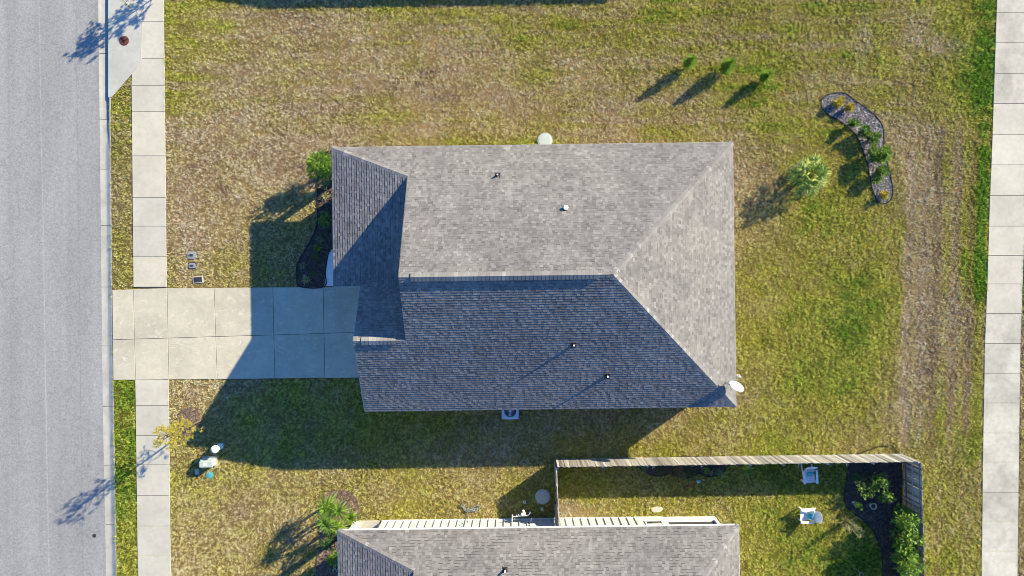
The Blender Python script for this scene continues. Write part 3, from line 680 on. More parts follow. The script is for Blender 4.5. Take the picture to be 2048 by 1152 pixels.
def house(label, centre, detail):
    root = empty('house', G(*centre), .0131); tag(root, label, 'house', 'single storey houses of one plan')
    RM = Matrix.Translation(G(*centre)) @ Matrix.Rotation(.0131, 4, 'Z')
    deck = MB(); dz = .14; lo = Vector((0, 0, .012))
    for e0, e1, pcs in PLANES:
        for pc in pcs: deck.solid([p - lo for p in pc], dz)
    roof = deck.build('roof', M['under'] if detail else M['shingle'], root)
    n_n, n_s, n_e = nrm(PLANES[0][2][0]), nrm(PLANES[1][2][0]), nrm(PLANES[2][2][0]); n_w = nrm(PLANES[3][2][0]); n_g = nrm(PLANES[4][2][0])
    # fascia and rake boards
    tm = M['trim'] if detail == 1 else M['white']
    def board(p, q, out, mat=None):
        mat = mat or tm
        mb = MB(); p = p + Vector((0, 0, -.002)); q = q + Vector((0, 0, -.002))
        o = Vector(out) * .028; h = Vector((0, 0, -.17))
        vs_ = [p, q, q + o, p + o, p + h, q + h, q + o + h, p + o + h]
        mb.poly(vs_, [(0, 1, 2, 3), (7, 6, 5, 4), (0, 4, 5, 1), (1, 5, 6, 2), (2, 6, 7, 3), (3, 7, 4, 0)])
        bm = bmesh.new(); o_ = mb.build('fascia', mat, roof); bm.from_mesh(o_.data); bmesh.ops.recalc_face_normals(bm, faces=bm.faces); bm.to_mesh(o_.data); bm.free()
    board(NW, NE, (0, 1, 0)); board(NE, SE, (1, 0, 0)); board(SE, GSW, (0, -1, 0)); board(P0, NW, (-1, 0, 0))
    board(GSW, GP, (-1, 0, 0)); board(GP, L3(GK_X, PO_Y, ZG - (GR_Y - PO_Y) / S * PITCH), (-1, 0, 0)); board(PK, HT, (-1, 0, 0), M['lead']); board(PK, GRK, (-1, 0, 0), M['lead']); board(P0, P1, (0, -1, 0))
    if detail:
        sh = MB()
        for i, (e0, e1, pcs) in enumerate(PLANES): shingle_plane(sh, e0, e1, pcs, RM, 100 + i + int(centre[1]))
        o = sh.build('shingles', M['shingle'], roof); o['kind'] = 'stuff'
        caps(roof, NE, RE_, n_n, n_e, RM); caps(roof, NW, HT, n_n, n_w, RM)
        if detail == 1:
            caps(roof, SE, RE_, n_s, n_e, RM)
            rv0, rv1 = L3(-231, R_Y, ZR), L3(74, R_Y, ZR)
            caps(roof, PK, rv0, n_n, n_s, RM); caps(roof, rv1, RE_, n_n, n_s, RM)
            vw = .19
            def vent(p0, p1, h):
                mb = MB(); ring = []
                for p in (p0, p1):
                    ring.append([p + Vector((0, vw, -vw * PITCH + .005)), p + Vector((0, vw, -vw * PITCH + h)), p + Vector((0, 0, h + .005)), p + Vector((0, -vw, -vw * PITCH + h)), p + Vector((0, -vw, -vw * PITCH + .005))])
                mb.poly(ring[0] + ring[1], [(i, i + 1, i + 6, i + 5) for i in range(4)] + [(0, 1, 2, 3, 4), (9, 8, 7, 6, 5)])
                bm = bmesh.new(); o_ = mb.build('ridge_vent', M['pipe_black'], roof); bm.from_mesh(o_.data); bmesh.ops.recalc_face_normals(bm, faces=bm.faces); bm.to_mesh(o_.data); bm.free()
            vent(rv0, rv1, .075); caps(roof, rv0, rv1, n_n, n_s, RM, w=.245, lift=.075)
            gv0, gv1 = L3(GK_X + 14, GR_Y, ZG), L3(RK_X - 18, GR_Y, ZG)
            vent(gv0, gv1, .06); caps(roof, GP, gv0, n_n, n_s, RM, ex=.16); caps(roof, gv0, gv1, n_n, n_s, RM, w=.235, lift=.06); caps(roof, gv1, L3(RK_X + 2, GR_Y, ZG), n_n, n_s, RM)
    # roof pipes: (sighting px, plane, height, radius, style)
    inv = RM.inverted()
    def roof_pt(px, py, sgn):
        z = 5.0
        for _ in range(12):
            p = inv @ A(px, py, z); ly = -p.y * S
            z = ZR - abs(ly - R_Y) / S * PITCH
        return inv @ A(px, py, z)
    pipes = {1: [(995, 350.5, .26, .04, 'black'), (1131, 416, .16, .075, 'cap'), (1147, 690, .34, .045, 'black'), (1214, 752, .34, .045, 'black')], 2: [(1010, 1139, .34, .045, 'black')]}.get(detail, [])
    for px, py, h, r, style in pipes:
        q = roof_pt(px, py, 1); pm = MB()
        south = -q.y * S > R_Y
        pm.tube([q - Vector((0, 0, .1)), q + Vector((0, 0, h))], [r, r], 12)
        pipe = pm.build('vent_pipe', M['pipe_white'], roof)
        nn = n_s if south else n_n; fm = MB(); tx = Vector((1, 0, 0)); ty = nn.cross(tx)
        fm.poly([q + nn * .016 + tx * a * .13 + ty * b_ * .16 for a, b_ in ((-1, -1), (1, -1), (1, 1), (-1, 1))], [(0, 1, 2, 3)])
        fm.tube([q, q + Vector((0, 0, h * .55))], [r + .05, r + .012], 12)
        fm.build('flashing', M['lead'] if style == 'cap' else M['pipe_black'], pipe)
        if style == 'cap':
            cm = MB(); cm.lathe(q + Vector((0, 0, h)), [(0, .05), (.10, .04), (.13, .0), (.13, -.06), (.0, -.06)], 14); cm.build('vent_cap', M['pipe_white'], pipe)
        else:
            cm = MB(); cm.lathe(q + Vector((0, 0, h + .002)), [(.0, -.05), (r * .72, -.05), (r * .72, .001), (r * 1.02, .001), (r * 1.02, -.02)], 14); cm.build('pipe_rim', M['pipe_white'], pipe)
    # body
    zt = 3.17; wm = M['siding'] if detail == 2 else M['wallpaint']
    def wall(x0, y0, x1, y1, z1=zt, z0=-.05, name='wall', mat=None, th=.14):
        p, q = L3(x0, y0, 0), L3(x1, y1, 0); dd = (q - p); ln = dd.length; mb = MB()
        mb.box(((p.x + q.x) / 2, (p.y + q.y) / 2, (z0 + z1) / 2), (ln, th, z1 - z0), math.atan2(dd.y, dd.x)); return mb.build(name, mat or wm, root)
    wn_ = wall(-333.4, -228, 333.4 if detail != 2 else 226, -228)
    wall(331, -225.4, 331, 216.4); wall(333.4, 219, -328.4, 219); wall(-336, -225.4, -336, 10.5); wall(-333.4, 8, -328.4, 8)
    gw = MB(); xg = -326 / S
    gpts = [(8, 0), (216.4, 0), (216.4, zt), (GR_Y, ZG - .22), (8, ZG - .22 - (GR_Y - 8) / S * PITCH)]
    gw.poly([(xg + dx, -y / S, z) for dx in (0, .14) for y, z in gpts], [(0, 1, 2, 3, 4), (9, 8, 7, 6, 5)] + [(i, 5 + i, 5 + (i + 1) % 5, (i + 1) % 5) for i in range(5)])
    gw.build('gable_wall', wm, root)
    mg = MB(); xm = -239 / S
    def zm(y): return ZR - .2 - abs(y - R_Y) / S * PITCH
    gp2 = [(-183, zm(-183)), (R_Y, zm(R_Y)), (100, zm(100)), (100, 3.6), (-183, 3.6)]
    mg.poly([(xm + dx, -y / S, z) for dx in (0, .12) for y, z in gp2], [(0, 1, 2, 3, 4), (9, 8, 7, 6, 5)] + [(i, 5 + i, 5 + (i + 1) % 5, (i + 1) % 5) for i in range(5)])
    mg.build('gable_wall', wm, root)
    fl = MB(); fl.prism([(PX(-392), PX(231)), (PX(-339), PX(231)), (PX(-339), PX(-10)), (PX(-392), PX(-10))], -.05, .12, chamfer=.01); fl.build('porch_floor', M['conc'], root)
    for yy_ in (-225, -112, 1):
        pm = MB(); pm.box((PX(-385), -yy_ / S, 1.5), (.26, .26, 2.80)); pc_ = pm.build('porch_column', M['white'], root)
        pb = MB(); pb.box((PX(-385), -yy_ / S, .27), (.34, .34, .3)); pb.build('plinth', M['white'], pc_)
        if detail != 1: break
    bmq = MB(); bmq.box((PX(-385), PX(112), 2.86), (.2, 236 / S, .2)); bmq.build('porch_beam', M['white'], root)
    bmq = MB(); bmq.box((PX(-361), PX(225), 2.86), (40 / S, .2, .2)); bmq.build('porch_beam', M['white'], root)
    if detail == 0: return root, RM
    gd = MB()
    for k in range(4): gd.box((xg - .02, PX(-118), .36 + k * .58), (.05, 4.6, .56))
    gdo = gd.build('garage_door', M['door'], root)
    if detail == 1:
        fd = MB(); fd.box((PX(-336) - .1, PX(60), 1.16), (.06, .95, 2.05)); fdo = fd.build('front_door', M['door'], root)
        kn = MB(); kn.lathe((PX(-336) - .16, PX(60) - .36, 1.1), [(0, .03), (.03, .015), (.03, -.015), (0, -.03)], 8); kn.build('handle', M['metal_grey'], fdo)
        for x, y, w, ax in ((-336, -160, 1.3, 'x'), (331, -120, 1.5, 'x'), (331, 60, 1.8, 'x'), (-100, 219, .9, 'y'), (120, 219, .9, 'y')):
            cx, cy = PX(x), -y / S; off = (-.08 if x < 0 else .08) if ax == 'x' else -.08
            fr = MB(); gl = MB()
            if ax == 'x':
                fr.box((cx + off, cy, 1.6), (.05, w + .16, 1.5)); gl.box((cx + off * 1.35, cy, 1.6), (.02, w, 1.32))
            else:
                fr.box((cx, cy + off, 1.6), (w + .16, .05, 1.5)); gl.box((cx, cy + off * 1.35, 1.6), (w, .02, 1.32))
            wo = fr.build('window', M['white'], root); gl.build('pane', M['glass'], wo)
    else:
        # battens on the near wall, window with two panes, screened porch
        bt = MB(); bt.box((0, 0, 0), (.045, .055, 2.9)); bme = bt.mesh('batten', M['siding'])
        x = -318.0
        while x < 226:
            if not (184 < x < 222):
                o = bpy.data.objects.new('batten', bme); COL.objects.link(o); o.parent = wn_; o.location = (PX(x), PX(228) + .07 + .027, 1.48)
            x += 15.25
        bs = MB(); bs.box((PX(-54), PX(228) + .085, .07), (560 / S, .03, .18)); bs.build('base_trim', M['white'], wn_)
        fr = MB(); cx = PX(203); cy = PX(228) + .085
        for (dx, z, w, h) in ((0, .70, 1.0, .1), (0, 1.25, 1.0, .06), (0, 2.2, 1.0, .1), (-.46, 1.45, .08, 1.4), (.46, 1.45, .08, 1.4)): fr.box((cx + dx, cy, z), (w, .06, h))
        wo = fr.build('window', M['white'], root)
        for z, h in ((.985, .46), (1.72, .84)):
            gl = MB(); gl.box((cx, cy - .012, z), (.84, .02, h)); gl.build('pane', M['glass'], wo)
        kw = wall(226, -228, 331, -228, z1=.52, name='porch_knee_wall', mat=M['white'])
        pp = MB()
        for xx in (228, 327): pp.box((PX(xx), PX(228), 1.75), (.16, .15, 2.46))
        pp.box((PX(278), PX(228), .56), (98 / S, .18, .07)); pp.build('porch_frame', M['white'], root)
        sc = MB(); sc.box((PX(278), PX(226.5), 1.78), (97 / S, .02, 2.36)); sc.build('porch_screen', M['screen'], root)
    return root, RM

main_root, RM1 = house('large grey shingled hip roof house with a garage gable in the middle of the lot', C_MAIN, 1)
nb_root, RM2 = house('neighbouring house with white battened wall and grey roof beside the wooden fence', C_NB, 2)
house('neighbouring house above the photo edge, seen by its roof shadow', C_NORTH, 0)

# ================================================================== UTILITIES
def lid(name, px, py, r, zt, mat, label, cat, group=None, ring=None, rim=False):
    o = empty(name, G(px, py)); tag(o, label, cat, group)
    mb = MB(); mb.lathe((0, 0, 0), [(0, zt + .012), (r * .75, zt + .008), (r * .95, zt), (r, zt - .015), (r, -.1)], 28); mb.build('cover', mat, o, smooth=False)
    rg = MB(); rg.lathe((0, 0, 0), [(r + .004, -.08), (r + .004, zt - .008), (r + .05, zt - .012), (r + .05, -.08)], 28); rg.build('rim', ring or mat, o)
    return o
lid('tank_lid', 1090, 281, .38, .09, M['lid_pale'], 'round pale tank lid in sunlight against the eave of the large house', 'tank lid', 'round tank lids in the lawns')
lid('tank_lid', 1085.5, 993, .38, .07, M['lid_pale'], 'round tank lid lying in the fence shadow beside the neighbouring house', 'tank lid', 'round tank lids in the lawns')
mh = lid('manhole', 249, 82, .29, .05, M['iron_red'], 'rust red round manhole cover in the concrete storm drain apron', 'manhole cover', ring=M['iron'])
rb = MB()
for k in range(6):
    a = math.pi * k / 6
    rb.box((0, 0, .066), (.5, .022, .012), a)
rb.build('rib', M['iron_red'], mh)
lid('valve_cover', 187.7, 1072, .115, -.034, M['iron'], 'small black round valve cover set in the grey road', 'valve cover')
for px, py, r, hole, lab in ((1049.4, 1003, .085, True, 'white open pipe end of a cleanout in the shaded lawn, farther from the fence'), (1084, 1017, .085, False, 'white capped cleanout in the shaded lawn below the round lid')):
    o = empty('cleanout', G(px, py)); tag(o, lab, 'cleanout', 'white cleanouts by the neighbouring house')
    mb = MB(); mb.lathe((0, 0, 0), [(r, -.05), (r, .14), (r * .6, .14), (r * .6, -.02), (0, -.02)], 16); mb.build('pipe', M['pipe_white'], o)
    if not hole:
        mb = MB(); mb.lathe((0, 0, 0), [(0, .19), (r * .5, .185), (r * 1.1, .17), (r * 1.1, .145), (0, .145)], 16); mb.build('cap', M['conc_grey'], o)
    else:
        mb = MB(); mb.lathe((0, 0, 0), [(0, .0), (r * .58, .0), (r * .58, -.01), (0, -.01)], 16); mb.build('plug', M['box_dark'], o)
def meter_box(px, py, w, h, label, frame, rz, rounded):
    o = empty('meter_box', G(px, py), rz); tag(o, label, 'meter box', 'meter boxes in the front lawn')
    pts = []
    r = min(w, h) * .3 if rounded else .03
    for cx, cy, a0 in ((w / 2 - r, h / 2 - r, 0), (-w / 2 + r, h / 2 - r, 90), (-w / 2 + r, -h / 2 + r, 180), (w / 2 - r, -h / 2 + r, 270)):
        for k in range(4):
            a = math.radians(a0 + k * 30); pts.append((cx + r * math.cos(a), cy + r * math.sin(a)))
    mb = MB(); mb.prism(pts, -.08, .035, chamfer=.012); mb.build('box_rim', frame, o)
    ip = [(x * .80, y * .76) for x, y in pts]
    mb = MB(); mb.prism(ip, .03, .05, chamfer=.008); ld = mb.build('lid', M['box_grey'] if rounded else M['box_dark'], o)
    mb = MB(); mb.box((0, 0, .056), (w * .34, h * .3, .014)); mb.build('reader_flap', M['box_dark'], ld)
    mb = MB(); mb.box((-w * .28, 0, .055), (.03, .05, .008)); mb.build('lift_slot', M['iron'], ld)
meter_box(383.2, 510.6, .55, .44, 'grey lawn meter box, farthest from the driveway of the three', M['box_grey'], 0, True)
meter_box(384.6, 531.3, .50, .38, 'dark grey lawn meter box between the other two meter boxes', M['box_dark'], .08, True)
meter_box(396.2, 559.3, .60, .40, 'black rectangular meter box with pale frame near the driveway', M['conc'], .1, False)
# pad transformer
o = empty('transformer_box', G(420, 922), .02); tag(o, 'pale green steel transformer box at the edge of the house shadow', 'utility box')
mb = MB(); mb.box((0, 0, .0), (.86, .56, .12)); mb.build('base_pad', M['conc_grey'], o)
mb = MB(); mb.prism([(-.34, -.20), (.34, -.20), (.34, .20), (-.34, .20)], .06, .52, chamfer=.03); mb.build('cabinet', M['greenbox'], o)
mb = MB(); mb.prism([(-.37, -.23), (.37, -.23), (.37, .10), (-.37, .10)], .50, .56, chamfer=.02); mb.build('hood', M['greenbox'], o)
mb = MB(); mb.box((.1, -.215, .3), (.03, .03, .12)); mb.build('handle', M['iron'], o)
mb = MB(); mb.box((-.05, -.04, .565), (.2, .16, .006)); mb.build('warning_plate', M['white'], o)
# cable pedestal
o = empty('cable_pedestal', G(442, 892), .05); tag(o, 'cable pedestal with a white round top standing in the house shadow', 'cable pedestal')
mb = MB(); mb.prism([(-.18, -.18), (.18, -.18), (.18, .18), (-.18, .18)], -.05, .10, chamfer=.015); mb.build('base_box', M['metal_grey'], o)
mb = MB(); mb.lathe((0, 0, 0), [(.17, .08), (.16, .70), (.215, .71), (.215, .86), (.19, .91), (.11, .945), (0, .955)], 20); mb.build('post', M['pipe_white'], o)
o = empty('service_box', G(394.6, 943), .06); tag(o, 'small pale square service box half in the transformer shadow', 'service box')
mb = MB(); mb.prism([(-.12, -.16), (.12, -.16), (.12, .16), (-.12, .16)], -.05, .07, chamfer=.012); mb.build('box', M['conc'], o)
mb = MB(); mb.prism([(-.095, -.13), (.095, -.13), (.095, .13), (-.095, .13)], .072, .088, chamfer=.006); mb.build('lid', M['conc'], o)
lid('irrigation_lid', 419.5, 950, .16, .04, M['teal'], 'small teal round irrigation lid in the front lawn', 'irrigation lid')
# condenser
o = empty('air_conditioner', G(1020.5, 817)); tag(o, 'square air conditioner condenser beside the shaded wall of the large house', 'air conditioner')
mb = MB(); mb.prism([(-.5, -.5), (.5, -.5), (.5, .5), (-.5, .5)], -.05, .07, chamfer=.015); mb.build('pad', M['conc_grey'], o)
oc = [(-.33, -.44), (.33, -.44), (.44, -.33), (.44, .33), (.33, .44), (-.33, .44), (-.44, .33), (-.44, -.33)]
mb = MB(); mb.prism([(x * .98, y * .98) for x, y in oc], .07, .76); mb.build('coil_body', M['ac_dark'], o)
mb = MB()
for k in range(9):
    z = .11 + k * .075
    n = len(oc); vs_ = [(x, y, z) for x, y in oc] + [(x, y, z + .035) for x, y in oc]
    mb.poly(vs_, [(i, (i + 1) % n, n + (i + 1) % n, n + i) for i in range(n)])
mb.build('louvre', M['ac'], o)
for sx_, sy_ in ((1, 1), (1, -1), (-1, 1), (-1, -1)):
    mb = MB(); mb.box((sx_ * .43, sy_ * .43, .42), (.09, .05, .7), math.radians(45) * sx_ * sy_ * -1 + math.pi / 2 * 0); mb.build('corner_post', M['ac'], o)
mb = MB(); seg = 32; vs_ = []
for k in range(seg):
    a = 2 * math.pi * k / seg; ca_, sa_ = math.cos(a), math.sin(a); q = min(.46 / max(abs(ca_), 1e-6), .46 / max(abs(sa_), 1e-6), .60)
    for r, z in ((q, .77), (q, .82), (.35, .84), (.33, .80)): vs_.append((r * ca_, r * sa_, z))
mb.poly(vs_, [(k * 4 + i, ((k + 1) % seg) * 4 + i, ((k + 1) % seg) * 4 + i + 1, k * 4 + i + 1) for k in range(seg) for i in range(3)]); mb.build('top_panel', M['ac'], o)
for k in range(3):
    mb = MB(); a = 2.1 * k + .5; c_, s_ = math.cos(a), math.sin(a)
    pts_ = [(.05, -.05, .775), (.30, -.10, .76), (.31, .07, .79), (.05, .05, .79)]
    mb.poly([(x * c_ - y * s_, x * s_ + y * c_, z) for x, y, z in pts_] + [(x * c_ - y * s_, x * s_ + y * c_, z - .008) for x, y, z in pts_], [(0, 1, 2, 3), (7, 6, 5, 4), (0, 4, 5, 1), (1, 5, 6, 2), (2, 6, 7, 3), (3, 7, 4, 0)])
    mb.build('fan_blade', M['ac'], o)
mb = MB()
for k in range(24):
    a = 2 * math.pi * k / 24; mb.tube([(.06 * math.cos(a), .06 * math.sin(a), .825), (.345 * math.cos(a), .345 * math.sin(a), .825)], .005, 4)
for r in (.12, .2, .28): mb.tube([(r * math.cos(2 * math.pi * k / 24), r * math.sin(2 * math.pi * k / 24), .826) for k in range(25)], .004, 4)
mb.build('fan_guard', M['metal_grey'], o)
mb = MB(); mb.lathe((0, 0, .79), [(0, .045), (.07, .04), (.07, 0)], 14); mb.build('motor_cap', M['ac'], o)
# satellite dish
foot_ = A(1450.5, 765, 3.32); dc = A(1473.5, 772, 4.02)
o = empty('satellite_dish', foot_); tag(o, 'white oval satellite dish mounted on the roof corner of the large house', 'satellite dish')
az = Vector((.40, .916, 0)).normalized(); el = math.radians(33); nd = (az * math.cos(el) + Vector((0, 0, 1)) * math.sin(el)).normalized()
s1 = nd.cross(Vector((0, 0, 1))).normalized(); s2 = s1.cross(nd).normalized(); ctr = dc - foot_
mb = MB(); seg = 36; rings = []
for r, dp in ((0, -.085), (.15, -.07), (.28, -.04), (.38, 0), (.39, 0), (.385, -.02), (.28, -.06), (.15, -.09), (0, -.105)):
    rings.append([ctr + nd * dp + (s1 * math.cos(2 * math.pi * k / seg) * 1.02 + s2 * math.sin(2 * math.pi * k / seg) * .98) * max(r, .001) for k in range(seg)])
vs_ = [p for r in rings for p in r]
mb.poly(vs_, [(i * seg + k, i * seg + (k + 1) % seg, (i + 1) * seg + (k + 1) % seg, (i + 1) * seg + k) for i in range(len(rings) - 1) for k in range(seg)])
mb.build('reflector', M['white'], o, smooth=True)
bk = ctr - nd * .12
mb = MB(); mb.tube([(0, 0, 0), (0, 0, .25), bk - Vector((0, 0, .18)), bk], .024, 8); mb.tube([(.2, .1, -.12), bk - Vector((0, 0, .25))], .012, 6); mb.tube([(-.14, .12, -.02), bk - Vector((0, 0, .25))], .012, 6); mb.build('mast', M['metal_grey'], o)
mb = MB(); mb.box((-.02, 0, .02), (.2, .2, .06), .6); mb.build('foot_plate', M['pipe_black'], o)
lnb = A(1477.5, 752, 4.15) - foot_
low = ctr - s2 * .38
mb = MB(); mb.tube([low - nd * .05, low + nd * .05 + (lnb - low) * .35 - Vector((0, 0, .06)), lnb - Vector((0, 0, .02))], .014, 6); mb.build('feed_arm', M['metal_grey'], o)
mb = MB(); dl = (ctr - lnb).normalized(); mb.tube([lnb - dl * .07, lnb + dl * .03, lnb + dl * .06], [.04, .05, .035], 10); mb.tube([lnb + s1 * .09 - dl * .03, lnb + s1 * .09 + dl * .04], .034, 10); mb.tube([lnb - s1 * .09 - dl * .03, lnb - s1 * .09 + dl * .04], .034, 10); mb.build('receiver_horn', M['white'], o)
# standpipe by the neighbouring wall
o = empty('meter_standpipe', G(1040, 1035)); tag(o, 'white pipe assembly with valves standing by the neighbouring house wall', 'pipe assembly'); OO = G(1040, 1035)
def R_(px, py, z): return A(px, py, z) - OO
mb = MB(); mb.tube([G(1022, 1036) - OO, R_(1024.3, 1042, .75), R_(1024.8, 1030, .95)], .035, 8); mb.tube([R_(1025, 1033.5, .85), R_(1038, 1032, .85), R_(1056, 1031, .85), R_(1060, 1027, .8), G(1059, 1024) - OO], .034, 8); mb.tube([R_(1062.2, 1044, .85), R_(1062.5, 1036, .95)], .022, 8)
mb.build('riser', M['pipe_white'], o)
mb = MB(); mb.tube([R_(1043, 1028.5, .9), R_(1051, 1028, .9)], [.10, .10], 12); mb.tube([R_(1047, 1030.5, .8), R_(1047, 1021, 1.0)], [.075, .06], 12); mb.build('valve_body', M['pipe_white'], o)
mb = MB(); mb.tube([R_(1036.5, 1032, .86), R_(1037, 1028.5, .95)], .018, 6); mb.tube([R_(1033, 1032, .86), R_(1033.2, 1030, .93)], .018, 6); mb.tube([R_(1059, 1028, .85), R_(1061, 1024, .95)], .03, 6); mb.build('valve_handle', M['pipe_white'], o)
mb = MB(); mb.box(G(1064, 1046, 1.3) - OO + Vector((0, .28, 0)), (.28, .14, .4)); mb.build('meter', M['white'], o)
# hose
def spl(pts, n=8):
    out = []
    P_ = [Vector(p) for p in pts]
    for i in range(len(P_) - 1):
        a, b_, c_, e = P_[max(i - 1, 0)], P_[i], P_[i + 1], P_[min(i + 2, len(P_) - 1)]
        for k in range(n):
            t = k / n
            out.append(.5 * ((2 * b_) + (c_ - a) * t + (2 * a - 5 * b_ + 4 * c_ - e) * t * t + (3 * b_ - a - 3 * c_ + e) * t ** 3))
    out.append(P_[-1]); return out
HO = G(936, 1016)
o = empty('garden_hose', HO); tag(o, 'grey garden hose tangled on the grass by the white battened wall', 'garden hose')
hp = [(936.5, 1040, .6), (936.5, 1034, .15), (935, 1024, .06), (930, 1020, .07), (926, 1013, .09), (922, 1010.5, .07), (927, 1006.5, .06), (930, 1014, .09), (934, 1022, .07), (940, 1019, .10), (948, 1013, .07), (957, 1010, .06), (961, 1013, .07), (955, 1016, .08), (946, 1017, .10), (938, 1022, .09), (935, 1016, .11), (942, 1018, .12), (952, 1021, .06), (955, 1018, .07), (950, 1022, .06)]
mb = MB(); mb.tube(spl([G(x, y, z + .02) - HO for x, y, z in hp]), .024, 6); mb.build('tube', M['hose'], o)
mb = MB(); mb.tube(spl([G(x, y, z) - HO for x, y, z in [(936.5, 1039, .62), (930, 1039, .75), (920, 1039, .8), (924, 1039, 1.1), (932, 1039, 1.25), (930, 1039, .9), (926, 1038, .7)]]), .02, 6); mb.build('wall_loop', M['hosegreen'], o)
mb = MB(); mb.tube([G(936.5, 1041, .6) - HO, G(936.5, 1038, .6) - HO], .035, 8); mb.build('tap', M['metal_grey'], o)
# flat stone, ball, toy
rs = random.Random(5)
def stone(name, px, py, rx, ry, h, rz, label, cat, mat, group=None):
    mb = MB(); seg = 12; pr = [(1.0, -.04), (1.0, h * .5), (.88, h), (.4, h * 1.15), (0.01, h * 1.2)]
    jit = [rs.uniform(.85, 1.1) for _ in range(seg)]; vs_ = []
    for r, z in pr:
        for k in range(seg):
            a = 2 * math.pi * k / seg; vs_.append((rx * r * jit[k] * math.cos(a), ry * r * jit[k] * math.sin(a), z))
    mb.poly(vs_, [(i * seg + k, i * seg + (k + 1) % seg, (i + 1) * seg + (k + 1) % seg, (i + 1) * seg + k) for i in range(4) for k in range(seg)])
    o = mb.build(name, mat); o.location = G(px, py); o.rotation_euler = (0, 0, rz); return tag(o, label, cat, group)
stone('stepping_stone', 1313.5, 1019, .37, .17, .035, .08, 'pale flat stone lying in the fenced yard near the house wall', 'stone', M['stone'])
mb = MB(); mb.lathe((0, 0, .11), [(.001, -.11), (.06, -.092), (.1, -.046), (.11, 0), (.1, .046), (.06, .092), (.001, .11)], 18); o = mb.build('ball', M['ball'], smooth=True); o.location = G(1395.8, 961.5); tag(o, 'pale blue ball on the shaded grass by the scalloped bed', 'ball')
o = empty('toy_trowel', G(1378.5, 970.5), .45); tag(o, 'small red hand trowel dropped on the shaded grass near the ball', 'trowel')
mb = MB(); mb.tube([(-.16, 0, .06), (-.02, 0, .05)], [.035, .028], 8); mb.build('handle', M['red'], o)
mb = MB(); mb.poly([(-.02, .03, .05), (-.02, -.03, .05), (.1, -.06, .05), (.2, 0, .04), (.1, .06, .05), (.08, 0, .03)], [(0, 1, 5), (1, 2, 5), (2, 3, 5), (3, 4, 5), (4, 0, 5)]); mb.build('blade', M['red'], o)

# ================================================================== FENCE
FH = 1.78
def picket_mesh(w, h, name='picket'):
    mb = MB(); t = .02; c_ = .025
    pr = [(-w / 2, 0), (w / 2, 0), (w / 2, h - c_), (w / 2 - c_, h), (-w / 2 + c_, h), (-w / 2, h - c_)]
    n = 6; vs_ = [(x, -t / 2, z) for x, z in pr] + [(x, t / 2, z) for x, z in pr]
    mb.poly(vs_, [tuple(range(n)), tuple(range(2 * n - 1, n - 1, -1))] + [(i, n + i, n + (i + 1) % n, (i + 1) % n) for i in range(n)]); return mb.mesh(name, M['fence_b'])
def fence_mat():
    m, nt, b = new_mat('weathered fence plank', .9, .15); co = coords(nt, 'object'); oi = nt.nodes.new('ShaderNodeObjectInfo')
    c = ramp(nt, oi.outputs['Random'], [(0, (.17, .165, .155)), (.3, (.31, .30, .285)), (.75, (.44, .43, .40)), (1, (.58, .565, .53))])
    gr = noise(nt, scaled(nt, co, (30, 30, 1.6)), 1.5, 4, .6)
    ad = N(nt, 'ShaderNodeVectorMath', operation='ADD'); nt.links.new(co, ad.inputs[0]); nt.links.new(oi.outputs['Random'], ad.inputs[1])
    c = mixc(nt, 1.0, c, ramp(nt, gr, [(.35, (.62, .6, .56)), (.65, (1.12, 1.12, 1.1))]), 'MULTIPLY')
    nt.links.new(c, b.inputs['Base Color']); bump(nt, b, gr, .4, .006); return m
M['fence_b'] = fence_mat()
def fence(label, p, q, outn, gap, gate=None):
    """p->q on the ground; boards on the side outn"""
    root = empty('board_fence', G(*p)); tag(root, label, 'fence', 'boundary fence panels of the neighbouring yard')
    a, b_ = G(*p), G(*q); dd = b_ - a; L = dd.length; dd.normalize(); ang = math.atan2(dd.y, dd.x); out = Vector(outn).normalized()
    rnd = random.Random(int(p[0] + q[1])); w = .138
    mes = [picket_mesh(w, h) for h in (FH, FH - .012, FH + .012)]
    x = w / 2
    while x < L - w / 2 + .02:
        o = bpy.data.objects.new('picket', rnd.choice(mes)); COL.objects.link(o); o.parent = root
        o.location = dd * x + out * (.034 + rnd.uniform(-.009, .009)) + Vector((0, 0, .03))
        o.rotation_euler = (rnd.gauss(0, .006), rnd.gauss(0, .006), ang + rnd.gauss(0, .012)); x += w + gap * rnd.uniform(.7, 1.3)
    for z in (.3, .95, 1.6):
        mb = MB(); mb.box(dd * (L / 2) + Vector((0, 0, z)), (L, .038, .085), ang); mb.build('rail', M['fence_b'], root)
    pm = MB(); pm.prism([(-.045, -.045), (.045, -.045), (.045, .045), (-.045, .045)], -.2, FH - .08, chamfer=.01); pme = pm.mesh('post', M['fence_b'])
    n = max(1, round(L / 2.44))
    for k in range(n + 1):
        o = bpy.data.objects.new('post', pme); COL.objects.link(o); o.parent = root
        o.location = dd * (L * k / n) - out * .066; o.rotation_euler = (0, 0, ang)
    return root, dd, L
fence('long weathered board fence between the two back yards, its sunlit boards facing the large house', (1111, 918.5), (1803.5, 908.5), (0, 1, 0), .003)
fence('dark backlit board fence along the far end of the neighbouring yard behind the shrubs', (1804.5, 910), (1812, 1240), (1, 0, 0), .010)
root, dd, L = fence('short end fence with a gate, seen edge on from the corner to the white wall', (1109.5, 920), (1114.5, 1033), (-1, 0, 0), .0012)
mb = MB(); mb.box(dd * 2.55 + Vector((-.075, 0, 1.0)), (.03, 1.1, 1.5)); gt = mb.build('gate', M['fence_b'], root)
mb = MB(); mb.box(dd * 2.1 + Vector((-.12, 0, 1.1)), (.05, .16, .05)); mb.build('latch', M['iron'], gt)
